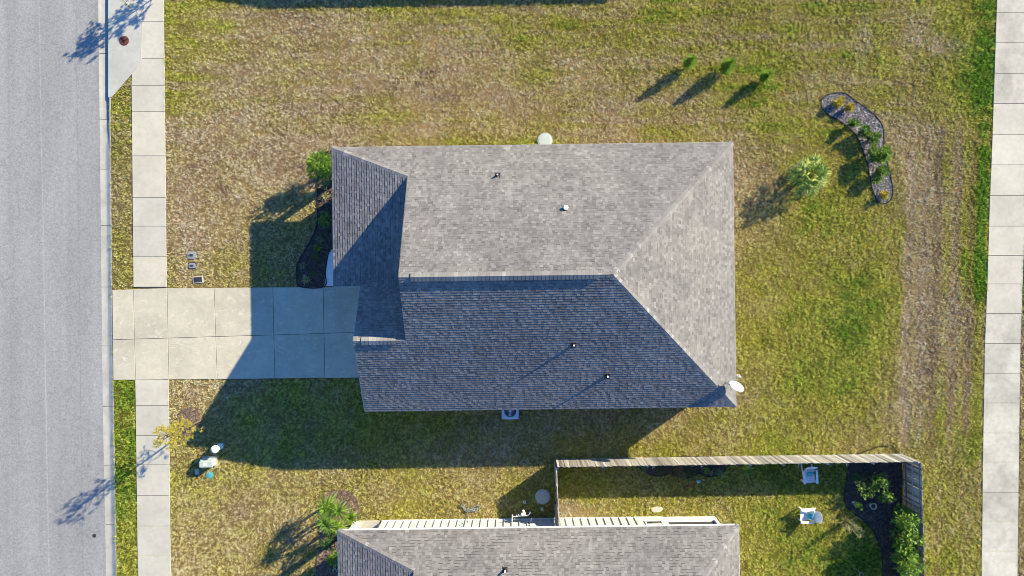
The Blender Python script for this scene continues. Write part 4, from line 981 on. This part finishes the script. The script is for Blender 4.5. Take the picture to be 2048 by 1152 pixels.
# little solar post caps seen as white dots on the yard side of the fence
for i, (px, lab) in enumerate(((1116, 'left corner post by the gate'), (1208, 'post left of the scalloped bed'), (1308, 'post above the first scallop'), (1405, 'post above the last scallop'), (1503, 'post beside the broad leaved plant'), (1600, 'post beside the shaded white chair'), (1697, 'post nearest the corner shrubs'))):
    y = 918.5 - (px - 1111) * 10 / 692
    p_ = A(px, y + 19, 1.62); o = empty('post_light', Vector((G(px, y).x, G(px, y).y - .13, 1.50)))
    o.location.x = p_.x
    tag(o, 'small white solar light on the fence ' + lab, 'fence light', 'solar lights on the yard side of the fence')
    mb = MB(); mb.box((0, -.05, 0), (.10, .12, .05)); mb.build('housing', M['white'], o)
    mb = MB(); mb.box((0, -.06, .03), (.08, .08, .012)); mb.build('solar_panel', M['glass'], o)

# ================================================================== CHAIRS
def chair(px, py, rz, label, tint):
    """faces -y before turning"""
    o = empty('garden_chair', G(px, py), rz); tag(o, label, 'garden chair', 'white slatted garden chairs in the fenced yard')
    for k in range(6):
        y = -.36 + k * .105; z = .40 - k * .022
        mb = MB(); mb.box((0, y, z), (.52, .088, .022)); mb.build('seat_slat', M['chair'], o)
    for k in range(7):
        x = -.27 + k * .09; top = .62 - .012 * (k - 3) ** 2 * 1.0; mb = MB()
        lean = math.radians(30); dirv = Vector((x * .35, math.sin(lean), math.cos(lean))).normalized()
        b0 = Vector((x * .85, .25, .27)); e0 = b0 + dirv * (top + .12); s_ = Vector((.039, 0, 0)); t_ = Vector((0, -.02, .0))
        mb.poly([b0 - s_, b0 + s_, e0 + s_, e0 - s_, b0 - s_ + t_, b0 + s_ + t_, e0 + s_ + t_, e0 - s_ + t_], [(0, 1, 2, 3), (7, 6, 5, 4), (0, 4, 5, 1), (1, 5, 6, 2), (2, 6, 7, 3), (3, 7, 4, 0)])
        mb.build('back_slat', M['chair'], o)
    for s_ in (-1, 1):
        mb = MB(); mb.prism([(s_ * .28, -.44), (s_ * .42, -.44), (s_ * .41, .30), (s_ * .30, .36)], .55, .575, chamfer=.006); mb.build('armrest', M['chair'], o)
        mb = MB(); mb.box((s_ * .335, -.34, .27), (.04, .11, .56)); mb.build('leg', M['chair'], o)
        mb = MB(); pts_ = [Vector((s_ * .29, -.40, .38)), Vector((s_ * .29, .62, .02))]; mb.tube(pts_, [.05, .04], 4); mb.build('leg', M['chair'], o)
    mb = MB(); mb.box((0, .30, .55), (.74, .025, .07)); mb.build('back_rail', M['chair'], o)
    return o
chair(1613, 947, 0.04, 'white slatted garden chair standing in the fence shade', 0)
chair(1609, 1026, math.radians(-92), 'white slatted garden chair standing on the sunlit lawn of the fenced yard', 1)
def pillow(px, py, z, rz, label):
    mb = MB(); n = 8; vs_ = []
    for i in range(n + 1):
        for j in range(n + 1):
            u, v = i / n * 2 - 1, j / n * 2 - 1; h = .075 * ((1 - u ** 4) * (1 - v ** 4)) ** .6
            k = 1 - .06 * (1 - abs(u * v)); vs_.append((u * .19 * k, v * .19 * k, h))
    m_ = len(vs_); vs2 = vs_ + [(x, y, -zz) for x, y, zz in vs_]
    q = [(i * (n + 1) + j, (i + 1) * (n + 1) + j, (i + 1) * (n + 1) + j + 1, i * (n + 1) + j + 1) for i in range(n) for j in range(n)]
    mb.poly(vs2, q + [tuple(m_ + t for t in f[::-1]) for f in q]); o = mb.build('throw_pillow', M['cloth'], smooth=True)
    o.location = G(px, py, z); o.rotation_euler = (math.radians(48), 0, rz); tag(o, label, 'pillow', 'teal throw pillows on the garden chairs')
pillow(1613, 943, .52, 0.04, 'teal patterned pillow on the shaded white garden chair'); pillow(1613, 1026, .52, math.radians(-92), 'teal patterned pillow on the sunlit white garden chair')

# ================================================================== BEDS
def garden_bed(name, poly, mat, edge, zt=.03, chips=220, er=.035, chip=.05):
    xy = [tuple(G(*p).xy) for p in poly]; n = len(xy)
    ox = sum(p[0] for p in xy) / n; oy = sum(p[1] for p in xy) / n
    o = tag(empty(name, (ox, oy, 0)), kind='structure')
    mb = MB(); mb.prism([(x - ox, y - oy) for x, y in xy], -.06, zt, tone=.3); mb.build('soil', mat, o)
    if edge is not None:
        pts = [Vector((x - ox, y - oy, zt + .012)) for x, y in xy]; pts.append(pts[0]); e = MB(); e.tube(spl(pts, 4), er, 6, cap=False); e.build('edging', edge, o)
    px = np.array([p[0] for p in poly]); py = np.array([p[1] for p in poly]); ar = (px.max() - px.min()) * (py.max() - py.min()) / S / S
    k = int(ar * chips); qx = rng.uniform(px.min(), px.max(), k); qy = rng.uniform(py.min(), min(py.max(), 1175), k); ok = inpoly(qx, qy, poly)
    mb = MB(); r = random.Random(len(poly))
    for x, y in zip(qx[ok], qy[ok]):
        p = G(x, y, zt + r.uniform(.005, .03)) - Vector((ox, oy, 0)); a = r.uniform(0, 6.28); l = chip * r.uniform(.5, 1.4); w = l * r.uniform(.25, .6)
        u = Vector((math.cos(a), math.sin(a), r.uniform(-.4, .4))) * l; v = Vector((-math.sin(a), math.cos(a), r.uniform(-.4, .4))) * w
        mb.face([p - u - v, p + u - v, p + u + v, p - u + v], min(1, max(0, r.gauss(.5, .28))))
    c = mb.build('mulch_chips', mat, o); c['kind'] = 'stuff'; return o
garden_bed('front_bed', BED_FRONT, M['mulch_dark'], M['edge'])
garden_bed('island_bed', ISLAND, M['mulch_grey'], M['edge'], chips=420, er=.04)
garden_bed('corner_bed', BED_NB, M['mulch_brown'], None, chips=300, chip=.07)
garden_bed('scalloped_bed', SCALLOP, M['mulch_dark'], M['edge'], er=.028)
garden_bed('back_bed', BED_BACK, M['mulch_dark'], M['edge'], er=.025)
garden_bed('tree_ring', BED_TREE, M['mulch_brown'], None, chips=500, chip=.06)
garden_bed('palm_ring', BED_PALM, M['mulch_grey'], M['edge'], chips=300, er=.025)

# ================================================================== PLANTS
def rdir(r, zlo=-.2):
    while True:
        v = Vector((r.uniform(-1, 1), r.uniform(-1, 1), r.uniform(zlo, 1)))
        if .05 < v.length < 1: return v.normalized()
def shrub(px, py, h, rad, n, L, W, leaf, label, seed, name='shrub', clumps=10, base=0.15, group=None, droop=.25, upright=.3, extra=None, cat='shrub'):
    r = random.Random(seed); o = empty(name, G(px, py)); tag(o, label, cat, group)
    st = MB(); fo = MB(); cl = []
    for k in range(clumps):
        a = r.uniform(0, 6.28); q = math.sqrt(r.uniform(.02, 1)) * rad * .75; z = h * (base + (1 - base) * r.uniform(.25, .92) * (1 - .35 * (q / rad) ** 2))
        c = Vector((q * math.cos(a), q * math.sin(a), z)); cl.append((c, rad * r.uniform(.28, .46)))
        st.tube([(r.uniform(-.03, .03), r.uniform(-.03, .03), -.03), c * .5 + Vector((0, 0, .08 * h)), c], [.014 + .006 * h, .010, .005], 5)
    st.build('stem', M['bark'], o)
    for i in range(n):
        c, cr = r.choice(cl); v = rdir(r, -.5); p = c + v * cr * r.uniform(.35, 1.0)
        p.z = max(.05, min(h, p.z))
        dd_ = (v + Vector((0, 0, upright)) + rdir(r) * .5).normalized()
        t = min(1, max(0, r.gauss(.5, .24)))
        fo.leaf(p, dd_, L * r.uniform(.65, 1.25), W * r.uniform(.7, 1.2), t, droop)
    fo.build('foliage', LEAF[leaf], o)
    if extra:
        fl = MB()
        for i in range(extra[1]):
            c, cr = r.choice(cl); v = rdir(r, .1); p = c + v * cr * 1.02
            fl.leaf(p, rdir(r, 0), extra[2], extra[2], r.random(), .0)
        fl.build('blossom' if extra[3] else 'new_growth', extra[0], o)
    return o
def rosette(px, py, n, L, W, leaf, label, seed, z0=.1, arch=.45, name='strap_leaf_plant', group=None, stem_h=0.0, heads=1, spread=.0, elev=(10, 80), cat='plant'):
    r = random.Random(seed); o = empty(name, G(px, py)); tag(o, label, cat, group)
    fo = MB(); st = MB()
    for hd in range(heads):
        a0 = r.uniform(0, 6.28); c = Vector((spread * math.cos(a0), spread * math.sin(a0), z0 + stem_h * r.uniform(.6, 1.0))) if heads > 1 else Vector((0, 0, z0 + stem_h))
        st.tube([(c.x * .3, c.y * .3, -.02), (c.x * .8, c.y * .8, c.z * .6), c + Vector((0, 0, .03))], [.045, .035, .03], 7)
        for k in range(n):
            a = k * 2.39996 + r.uniform(-.2, .2); e = math.radians(lerp(elev[0], elev[1], (k / n) ** 1.1) + r.uniform(-6, 6))
            fo.strap(c, (math.cos(a) * math.cos(e), math.sin(a) * math.cos(e), math.sin(e)), L * r.uniform(.75, 1.1), W * r.uniform(.8, 1.15), arch * r.uniform(.7, 1.3), min(1, max(0, r.gauss(.5, .25))))
    st.build('stem', M['bark'], o); fo.build('leaves', LEAF[leaf], o); return o

# --- front bed of the large house
GF = 'plants in the dark bed along the front of the large house'
shrub(658, 342, 2.3, .74, 760, .32, .09, 'bright', 'tall bright yellow green shrub by the front roof corner of the large house', 31, clumps=16, group=GF, upright=.5)
shrub(655, 368, .95, .34, 150, .16, .05, 'agave', 'grey green small shrub just below the tall bright shrub', 32, group=GF)
rosette(652, 393, 26, .42, .05, 'dry', 'pale variegated clump in a gap of sunlight in the front bed', 33, group=GF)
shrub(654, 440, .75, .38, 160, .20, .06, 'green', 'green fern like shrub in the shaded middle of the front bed', 34, group=GF)
rosette(641, 479, 22, .40, .07, 'agave', 'grey green strap leaf plant beside the bed edge where the walk begins to curve', 35, group=GF)
rosette(635, 497, 22, .38, .07, 'green', 'green strap leaf plant touching the grey green one in the front bed', 36, group=GF)
shrub(633, 514, .5, .26, 170, .08, .04, 'dark', 'dark rounded bush in the front bed nearest the curved walk', 37, group=GF)
shrub(608, 532, .4, .22, 60, .12, .04, 'agave', 'faint grey green tuft at the outer curve of the front bed', 38, group=GF)
rosette(614, 559, 30, .48, .06, 'dry', 'spiky pale rosette plant in the front bed beside the driveway', 39, group=GF)
shrub(630, 549, .45, .22, 150, .07, .04, 'dark', 'small dark bush beside the spiky rosette near the driveway', 40, group=GF)
# --- island bed
GI = 'plants in the grey mulch island bed'
shrub(1673, 207, .55, .26, 289, .15, .07, 'yellow', 'golden leaved shrub at the rounded top end of the island bed', 41, group=GI)
shrub(1693, 216, .55, .24, 238, .14, .07, 'yellow', 'golden leaved shrub, second along from the top end of the island bed', 42, group=GI)
shrub(1700, 249, .75, .28, 289, .18, .085, 'green', 'green shrub on the inner edge of the island bed below the golden pair', 43, group=GI, upright=.8)
shrub(1722, 265, .8, .33, 340, .18, .085, 'green', 'green shrub in the bend of the island bed', 44, group=GI, upright=.8)
shrub(1737, 281, .85, .33, 340, .18, .085, 'green', 'green shrub between the bend shrub and the largest bush of the island bed', 45, group=GI, upright=.8)
shrub(1750, 313, 1.05, .52, 714, .18, .085, 'bright', 'largest bright green bush leaning over the outer edge of the island bed', 46, clumps=16, group=GI, upright=.6)
shrub(1737, 307, .8, .30, 255, .18, .085, 'green', 'green shrub tucked on the inner side of the largest island bush', 47, group=GI, upright=.8)
shrub(1754, 346, .75, .36, 306, .20, .085, 'green', 'open green shrub below the largest island bush', 48, group=GI, upright=.7)
shrub(1743, 361, .7, .26, 221, .17, .085, 'green', 'small green shrub at the narrow waist of the island bed', 49, group=GI, upright=.8)
shrub(1763, 390, .5, .22, 238, .13, .07, 'yellow', 'golden leaved shrub alone at the bottom end of the island bed', 50, group=GI)
# --- palm
o = empty('fan_palm', G(1603, 358)); tag(o, 'silvery green fan palm alone on the lawn beside the island bed', 'palm tree')
mb = MB(); mb.tube([(0, 0, -.05), (.01, 0, .3), (.02, .01, .88)], [.17, .16, .11], 10); mb.build('trunk', M['bark'], o)
r = random.Random(61)
for k in range(38):
    dead = k < 7
    a = k * 2.39996 + r.uniform(-.2, .2); e = math.radians(-28 if dead else lerp(0, 76, ((k - 7) / 31) ** .85)); pl = r.uniform(.5, .95); bl = r.uniform(.5, .8)
    dv_ = Vector((math.cos(a) * math.cos(e), math.sin(a) * math.cos(e), math.sin(e))); mb = MB(); c0 = Vector((.02, .01, .85)); h0 = c0 + dv_ * pl - Vector((0, 0, .10 * pl))
    mb.tube([c0, c0 + dv_ * pl * .5, h0], [.016, .012, .008], 4, tone=.45); side = dv_.cross(Vector((0, 0, 1))).normalized(); up = side.cross(dv_)
    nl = 13
    for i in range(nl):
        t = (i / (nl - 1) * 2 - 1); an = t * math.radians(85); fd = (dv_ * math.cos(an) + side * math.sin(an) + up * r.uniform(-.05, .2)).normalized()
        mb.strap(h0, fd, bl * (1 - .3 * abs(t)) * r.uniform(.85, 1.1), .085, .35 + .3 * r.random(), min(1, max(0, r.gauss(.55, .25))), n=3)
    if dead: mb.build('dead_frond', LEAF['dry'], o); continue
    mb.build('frond', LEAF['palm'], o)
# --- three conifer saplings
def sapling(px, py, h, w, label, seed, n=1500):
    r = random.Random(seed); o = empty('conifer_sapling', G(px, py)); tag(o, label, 'sapling', 'conifer saplings in a row on the lawn')
    mb = MB(); mb.tube([(0, 0, -.05), (0, 0, h * .5), (.01, .01, h * .96)], [.022, .015, .004], 6); mb.build('trunk', M['bark'], o)
    br = MB(); fo = MB()
    for k in range(70):
        t = (k / 70) ** .9; z = h * (.06 + .90 * t); rad = w * (1.0 - t) ** .7 * (.45 + .55 * min(1, t * 6 + .5)) * r.uniform(.35, 1.2); a = k * 2.4
        tip = Vector((math.cos(a) * rad, math.sin(a) * rad, z + rad * .45 + .04)); br.tube([(0, 0, z), tip], [.006, .002], 4)
        for i in range(int(n / 70)):
            s_ = r.uniform(.15, 1); p = Vector((0, 0, z)).lerp(tip, s_)
            fo.leaf(p, (tip - Vector((0, 0, z))).normalized() + Vector((0, 0, .3)) + rdir(r, -.5) * .55, .24 * r.uniform(.5, 1.2), .042, min(1, max(0, r.gauss(.8, .2))), .1)
    br.build('branch', M['bark'], o); fo.build('needles', LEAF['bright'], o)
sapling(1373, 132.5, 1.42, .36, 'conifer sapling nearest the large house of the row of three, with the slimmest shadow', 61)
sapling(1447, 140, 1.42, .43, 'fullest conifer sapling in the middle of the row of three on green grass', 62, 2500)
sapling(1524, 159.5, 1.05, .34, 'shortest conifer sapling of the row of three, nearest the island bed', 63)
# --- young trees
def tree(px, py, h, rad, n, leaf, L, W, label, seed, zc=.42, nb=26, lean=(0, 0), sparse=1.0, name='young_tree'):
    r = random.Random(seed); o = empty(name, G(px, py)); tag(o, label, 'tree', 'young street trees on the front lawns')
    mb = MB(); trunk = [Vector((lean[0] * t * h, lean[1] * t * h, t * h)) + Vector((math.sin(t * 6) * .04, math.cos(t * 5) * .03, 0)) for t in [0, .2, .4, .6, .8, .97]]
    trunk[0].z = -.06; mb.tube(trunk, [.05, .043, .036, .028, .018, .006], 8); mb.build('trunk', M['bark'], o)
    br = MB(); fo = MB()
    def tp(t):
        t = min(.999, max(0, t)) * 5; i = min(4, int(t)); return trunk[i].lerp(trunk[i + 1], t - i)
    for k in range(nb):
        t = lerp(zc, .97, (k / nb) ** .85); b0 = tp(t / .97 * .99); a = k * 2.4 + r.uniform(-.4, .4)
        q = rad * (.35 + .65 * math.sin(math.pi * min(1, .25 + .75 * (t - zc) / (1 - zc)))) * r.uniform(.55, 1.1)
        tip = b0 + Vector((math.cos(a) * q, math.sin(a) * q, q * r.uniform(.35, .9))); mid = b0.lerp(tip, .5) + Vector((0, 0, -.05 * q))
        br.tube([b0, mid, tip], [.014, .009, .003], 5)
        tw = []
        for j in range(5):
            s0 = b0.lerp(tip, r.uniform(.3, 1)); e_ = s0 + rdir(r, -.2) * r.uniform(.12, .35) * rad; br.tube([s0, e_], [.005, .002], 4); tw.append((s0, e_))
        for i in range(int(n / nb)):
            s0, e_ = r.choice(tw); p = s0.lerp(e_, r.uniform(.2, 1.1)) + rdir(r, -1) * .04
            fo.leaf(p, rdir(r, -.6), L * r.uniform(.6, 1.2), W * r.uniform(.7, 1.2), min(1, max(0, r.gauss(.5, .25))), .2)
    br.build('branch', M['bark'], o); fo.build('foliage', LEAF[leaf], o); return o
tree(400, 843, 4.1, 1.0, 3800, 'autumn', .058, .04, 'young tree with sparse yellow leaves in a mulch ring at the front lawn edge', 71, zc=.30, nb=34)
tree(418, -82, 3.95, 1.05, 1900, 'green', .13, .085, 'leafy young street tree beyond the top of the storm drain apron, seen by its shadow', 72, zc=.45, nb=30)
# --- corner bed of the neighbouring house
GN = 'plants in the brown corner bed of the neighbouring house'
rosette(672, 1000, 42, .78, .08, 'bright', 'tall spiky yellow green plant at the outer top of the corner bed', 81, stem_h=1.9, heads=2, spread=.2, group=GN, elev=(-15, 75))
rosette(692, 1002, 40, .72, .08, 'bright', 'spiky green plant in the middle of the corner bed', 82, stem_h=1.6, heads=1, spread=.0, group=GN, elev=(-15, 75))
rosette(708, 1026, 44, .66, .075, 'bright', 'bright lime spiky plant at the right side of the corner bed', 83, stem_h=.7, group=GN, elev=(-5, 75))
rosette(674, 1020, 44, .78, .075, 'green', 'dense spiky green plant at the lower left of the corner bed', 84, stem_h=1.9, heads=2, spread=.22, group=GN, elev=(-15, 75))
rosette(684, 1044, 38, .62, .07, 'bright', 'short spiky yellow green plant beside the roof corner of the neighbouring house', 85, stem_h=1.6, heads=2, spread=.18, group=GN, elev=(-10, 75))
shrub(668, 1070, 1.7, .48, 300, .17, .06, 'dark', 'dark leafy shrub under the roof corner of the neighbouring house', 86, group=GN)
shrub(676, 1104, 1.1, .42, 260, .17, .075, 'bright', 'bright leafy shrub along the front wall of the neighbouring house', 87, group=GN)
shrub(678, 1130, .7, .36, 200, .12, .05, 'dark', 'dark low shrub with white blossoms in the corner bed', 88, group=GN, extra=(M['pipe_white'], 24, .09, True))
# --- fenced yard
GS = 'plants in the scalloped bed under the fence'
shrub(1284, 929, .6, .30, 90, .14, .06, 'agave', 'grey green plant at the left end of the scalloped bed', 91, group=GS)
shrub(1318, 936, .45, .34, 110, .11, .05, 'dark', 'low dark plant in the first scallop of the bed', 92, group=GS)
shrub(1352, 941, .9, .42, 210, .14, .05, 'bronze', 'bronze leaved shrub spilling onto the grass from the scalloped bed', 93, group=GS)
shrub(1378, 943, .5, .34, 100, .13, .05, 'dark', 'dark plant in the middle scallop of the bed', 94, group=GS)
rosette(1365, 953, 9, .30, .10, 'dry', 'pale silvery plant at the rim of the middle scallop', 95, group=GS)
shrub(1411, 940, .4, .17, 26, .16, .13, 'bright', 'single bright green leafy plant in the last scallop', 96, group=GS, clumps=4)
shrub(1435, 940, .5, .28, 90, .13, .06, 'agave', 'grey green plant at the right end of the scalloped bed', 97, group=GS)
rosette(1421, 944, 8, .24, .09, 'dry', 'pale white leaved plant between the last two green plants of the scalloped bed', 98, group=GS)
o = rosette(1494, 938, 9, .62, .20, 'green', 'broad leaved green plant with yellow leaves below the fence', 99, arch=.6, elev=(15, 60), name='broad_leaf_plant')
fo = MB()
for a in (2.7, .35, 1.9): fo.strap((0, 0, .12), (math.cos(a), math.sin(a) * .6, .55), .55, .18, .6, .8)
fo.build('yellow_leaf', LEAF['yellow'], o)
GB = 'shrubs in the back bed along the far fence'
shrub(1706, 955, .9, .42, 260, .12, .06, 'dark', 'dark green shrub at the outer corner of the back bed in the fence shade', 101, group=GB)
shrub(1722, 975, 1.1, .50, 380, .13, .065, 'dark', 'dark green shrub inside the back bed corner', 102, clumps=14, group=GB, extra=(LEAF['bright'], 50, .13, False))
shrub(1745, 958, 1.25, .48, 340, .14, .065, 'green', 'mid green shrub close to the fence corner', 103, clumps=14, group=GB)
shrub(1757, 984, 1.35, .40, 240, .14, .065, 'green', 'mid green shrub with light tips beside the fence corner shrub', 104, group=GB, extra=(LEAF['bright'], 60, .14, False))
shrub(1712, 1007, .5, .22, 90, .11, .06, 'bright', 'small bright plant at the lawn edge of the back bed', 105, group=GB)
shrub(1786, 1022, 2.1, .68, 760, .22, .085, 'bright', 'bright leafy shrub, uppermost of the three along the far fence', 106, clumps=18, group=GB)
shrub(1783, 1066, 2.2, .68, 760, .22, .085, 'green', 'leafy green shrub in the middle of the three along the far fence', 107, clumps=18, group=GB, extra=(LEAF['bright'], 220, .22, False))
shrub(1781, 1104, 2.3, .70, 800, .22, .085, 'bright', 'bright leafy shrub at the lower edge of the photo against the far fence', 108, clumps=18, group=GB)
shrub(1786, 1150, 2.4, .72, 700, .22, .085, 'bright', 'leafy shrub just past the lower photo edge against the far fence', 109, clumps=18, group=GB)
# tall feathery grass with long branchy shadow
o = empty('ornamental_grass', G(1690, 1042)); tag(o, 'pale feathery ornamental grass at the lawn edge of the back bed', 'ornamental grass')
fo = MB(); r = random.Random(121)
for k in range(130):
    a = r.uniform(0, 6.28); e = math.radians(r.uniform(45, 86)); fo.strap((r.gauss(0, .07), r.gauss(0, .07), 0), (math.cos(a) * math.cos(e), math.sin(a) * math.cos(e), math.sin(e)), r.uniform(.6, 1.35), .022, r.uniform(.15, .5), r.gauss(.5, .25))
fo.build('leaves', LEAF['dry'], o)
fo = MB()
for k in range(9):
    a = r.uniform(0, 6.28); q = r.uniform(.05, .35); z = r.uniform(1.4, 2.2); tip = Vector((q * math.cos(a), q * math.sin(a), z)); fo.tube([(0, 0, .2), tip * .6, tip], [.014, .010, .006], 5)
    for i in range(16): fo.leaf(tip - Vector((0, 0, r.uniform(0, .5))) + rdir(r, -1) * .06, rdir(r, 0), .11, .02, .6, .1)
fo.build('seed_stalk', LEAF['dry'], o)
# ring shaped pot in the back bed
o = empty('plant_pot', G(1741, 1009)); tag(o, 'empty round pot with a pale rim in the dark back bed', 'plant pot')
mb = MB(); mb.lathe((0, 0, 0), [(.12, .02), (.17, .33), (.19, .34), (.19, .37), (.155, .37), (.14, .28)], 20); mb.build('pot', M['conc_grey'], o)
mb = MB(); mb.lathe((0, 0, 0), [(0, .27), (.142, .28)], 20); mb.build('soil', M['mulch_dark'], o)
for i, (x, y) in enumerate(((1706, 1004), (1709, 1008))):
    stone('pebble', x, y, .09, .06, .06, .5 * i, ('small white stone at the lawn edge of the back bed', 'small white stone just inside the back bed beside the edge stone')[i], 'stone', M['pipe_white'], 'white stones in the back bed')
o = empty('corner_chair_frame', G(1716, 1144)); tag(o, 'pale wire plant stand on the shaded lawn at the lower photo edge', 'plant stand')
for k in range(3):
    mb = MB(); a = 2.1 * k; mb.tube([(.22 * math.cos(a), .22 * math.sin(a), 0), (.1 * math.cos(a), .1 * math.sin(a), .42)], .014, 5); mb.build('leg', M['metal_grey'], o)
mb = MB(); mb.tube([(.14 * math.cos(2 * math.pi * k / 16), .14 * math.sin(2 * math.pi * k / 16), .42) for k in range(17)], .014, 5); mb.build('top_ring', M['metal_grey'], o)
o.name = 'plant_stand'

# ================================================================== GRASS
def grass():
    NT = 400000; K = 5
    px = rng.uniform(205, 2075, NT * 2); py = rng.uniform(-30, 1185, NT * 2)
    dn = .75 * vnoise(px / 2.9, py / 2.9, 91) + .25 * vnoise(px / 7.5, py / 7.5, 95); keep = rng.random(px.size) < np.clip((dn - .12) * 2.2, .2, 1)
    kx_ = np.interp(py, [t[0] for t in KERB_E], [t[1] for t in KERB_E]); keep &= px > kx_ + .6
    for poly in HARD:
        xs = [p[0] for p in poly]; ys_ = [p[1] for p in poly]
        m_ = keep & (px > min(xs) - 1) & (px < max(xs) + 1) & (py > min(ys_) - 1) & (py < max(ys_) + 1)
        ii = np.where(m_)[0]; keep[ii[inpoly(px[ii], py[ii], poly)]] = False
    ii = np.where(keep)[0][:NT]; px, py, dn = px[ii], py[ii], dn[ii]
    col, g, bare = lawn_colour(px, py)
    k2 = rng.random(px.size) > bare * .75; px, py, dn, col, g, bare = px[k2], py[k2], dn[k2], col[k2], g[k2], bare[k2]
    n = px.size; hs = np.clip((dn - .18) * 2.3, .3, 1.7) * (.85 + .3 * g) * rng.uniform(.75, 1.25, n)
    tb = np.exp(rng.normal(0, .40, n)) * (.70 + .55 * np.clip((dn - .2) * 1.8, 0, 1)); hue = rng.normal(0, .06, n)
    N_ = n * K; rep = lambda a: np.repeat(a, K, 0)
    bx = rep((px - 1024) / S) + rng.normal(0, .028, N_); by = rep((576 - py) / S) + rng.normal(0, .028, N_)
    az = rng.uniform(0, 2 * np.pi, N_); h = rep(hs) * rng.uniform(.035, .088, N_); out = rng.uniform(.015, .085, N_) * rep(np.sqrt(hs)); w = rng.uniform(.007, .014, N_)
    ux, uy = np.cos(az), np.sin(az); z0 = np.full(N_, -.02)
    V = np.empty((N_, 3, 3), np.float32)
    V[:, 0] = np.stack([bx - uy * w, by + ux * w, z0], -1); V[:, 1] = np.stack([bx + uy * w, by - ux * w, z0], -1)
    V[:, 2] = np.stack([bx + ux * out, by + uy * out, h], -1)
    cb = rep(col) * (rep(tb) * np.exp(rng.normal(0, .16, N_)))[:, None]
    hb = rep(hue) + rng.normal(0, .05, N_); cb = cb * np.stack([1 + hb, np.ones(N_), 1 - hb], -1); cb = np.clip(cb * 1.25, 0, .85)
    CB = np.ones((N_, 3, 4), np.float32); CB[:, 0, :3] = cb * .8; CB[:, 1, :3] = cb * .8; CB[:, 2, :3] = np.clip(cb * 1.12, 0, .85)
    me = bpy.data.meshes.new('grass'); me.vertices.add(N_ * 3); me.loops.add(N_ * 3); me.polygons.add(N_)
    me.vertices.foreach_set('co', V.ravel()); me.loops.foreach_set('vertex_index', np.arange(N_ * 3, dtype=np.int32))
    me.polygons.foreach_set('loop_start', np.arange(0, N_ * 3, 3, dtype=np.int32)); 
    me.update(calc_edges=True)
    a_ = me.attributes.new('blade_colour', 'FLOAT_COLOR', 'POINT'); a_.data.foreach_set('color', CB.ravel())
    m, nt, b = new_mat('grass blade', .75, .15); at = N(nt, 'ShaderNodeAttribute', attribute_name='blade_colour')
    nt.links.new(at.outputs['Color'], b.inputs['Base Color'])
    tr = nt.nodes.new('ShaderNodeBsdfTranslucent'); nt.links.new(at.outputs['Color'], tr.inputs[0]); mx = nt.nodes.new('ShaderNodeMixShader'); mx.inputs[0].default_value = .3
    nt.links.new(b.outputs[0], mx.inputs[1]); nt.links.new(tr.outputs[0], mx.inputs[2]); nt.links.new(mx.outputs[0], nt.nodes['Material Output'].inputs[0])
    o = link_mesh('grass', me, m); tag(o, 'short patchy brown and green turf covering the lawns', 'grass', kind='stuff')
grass()
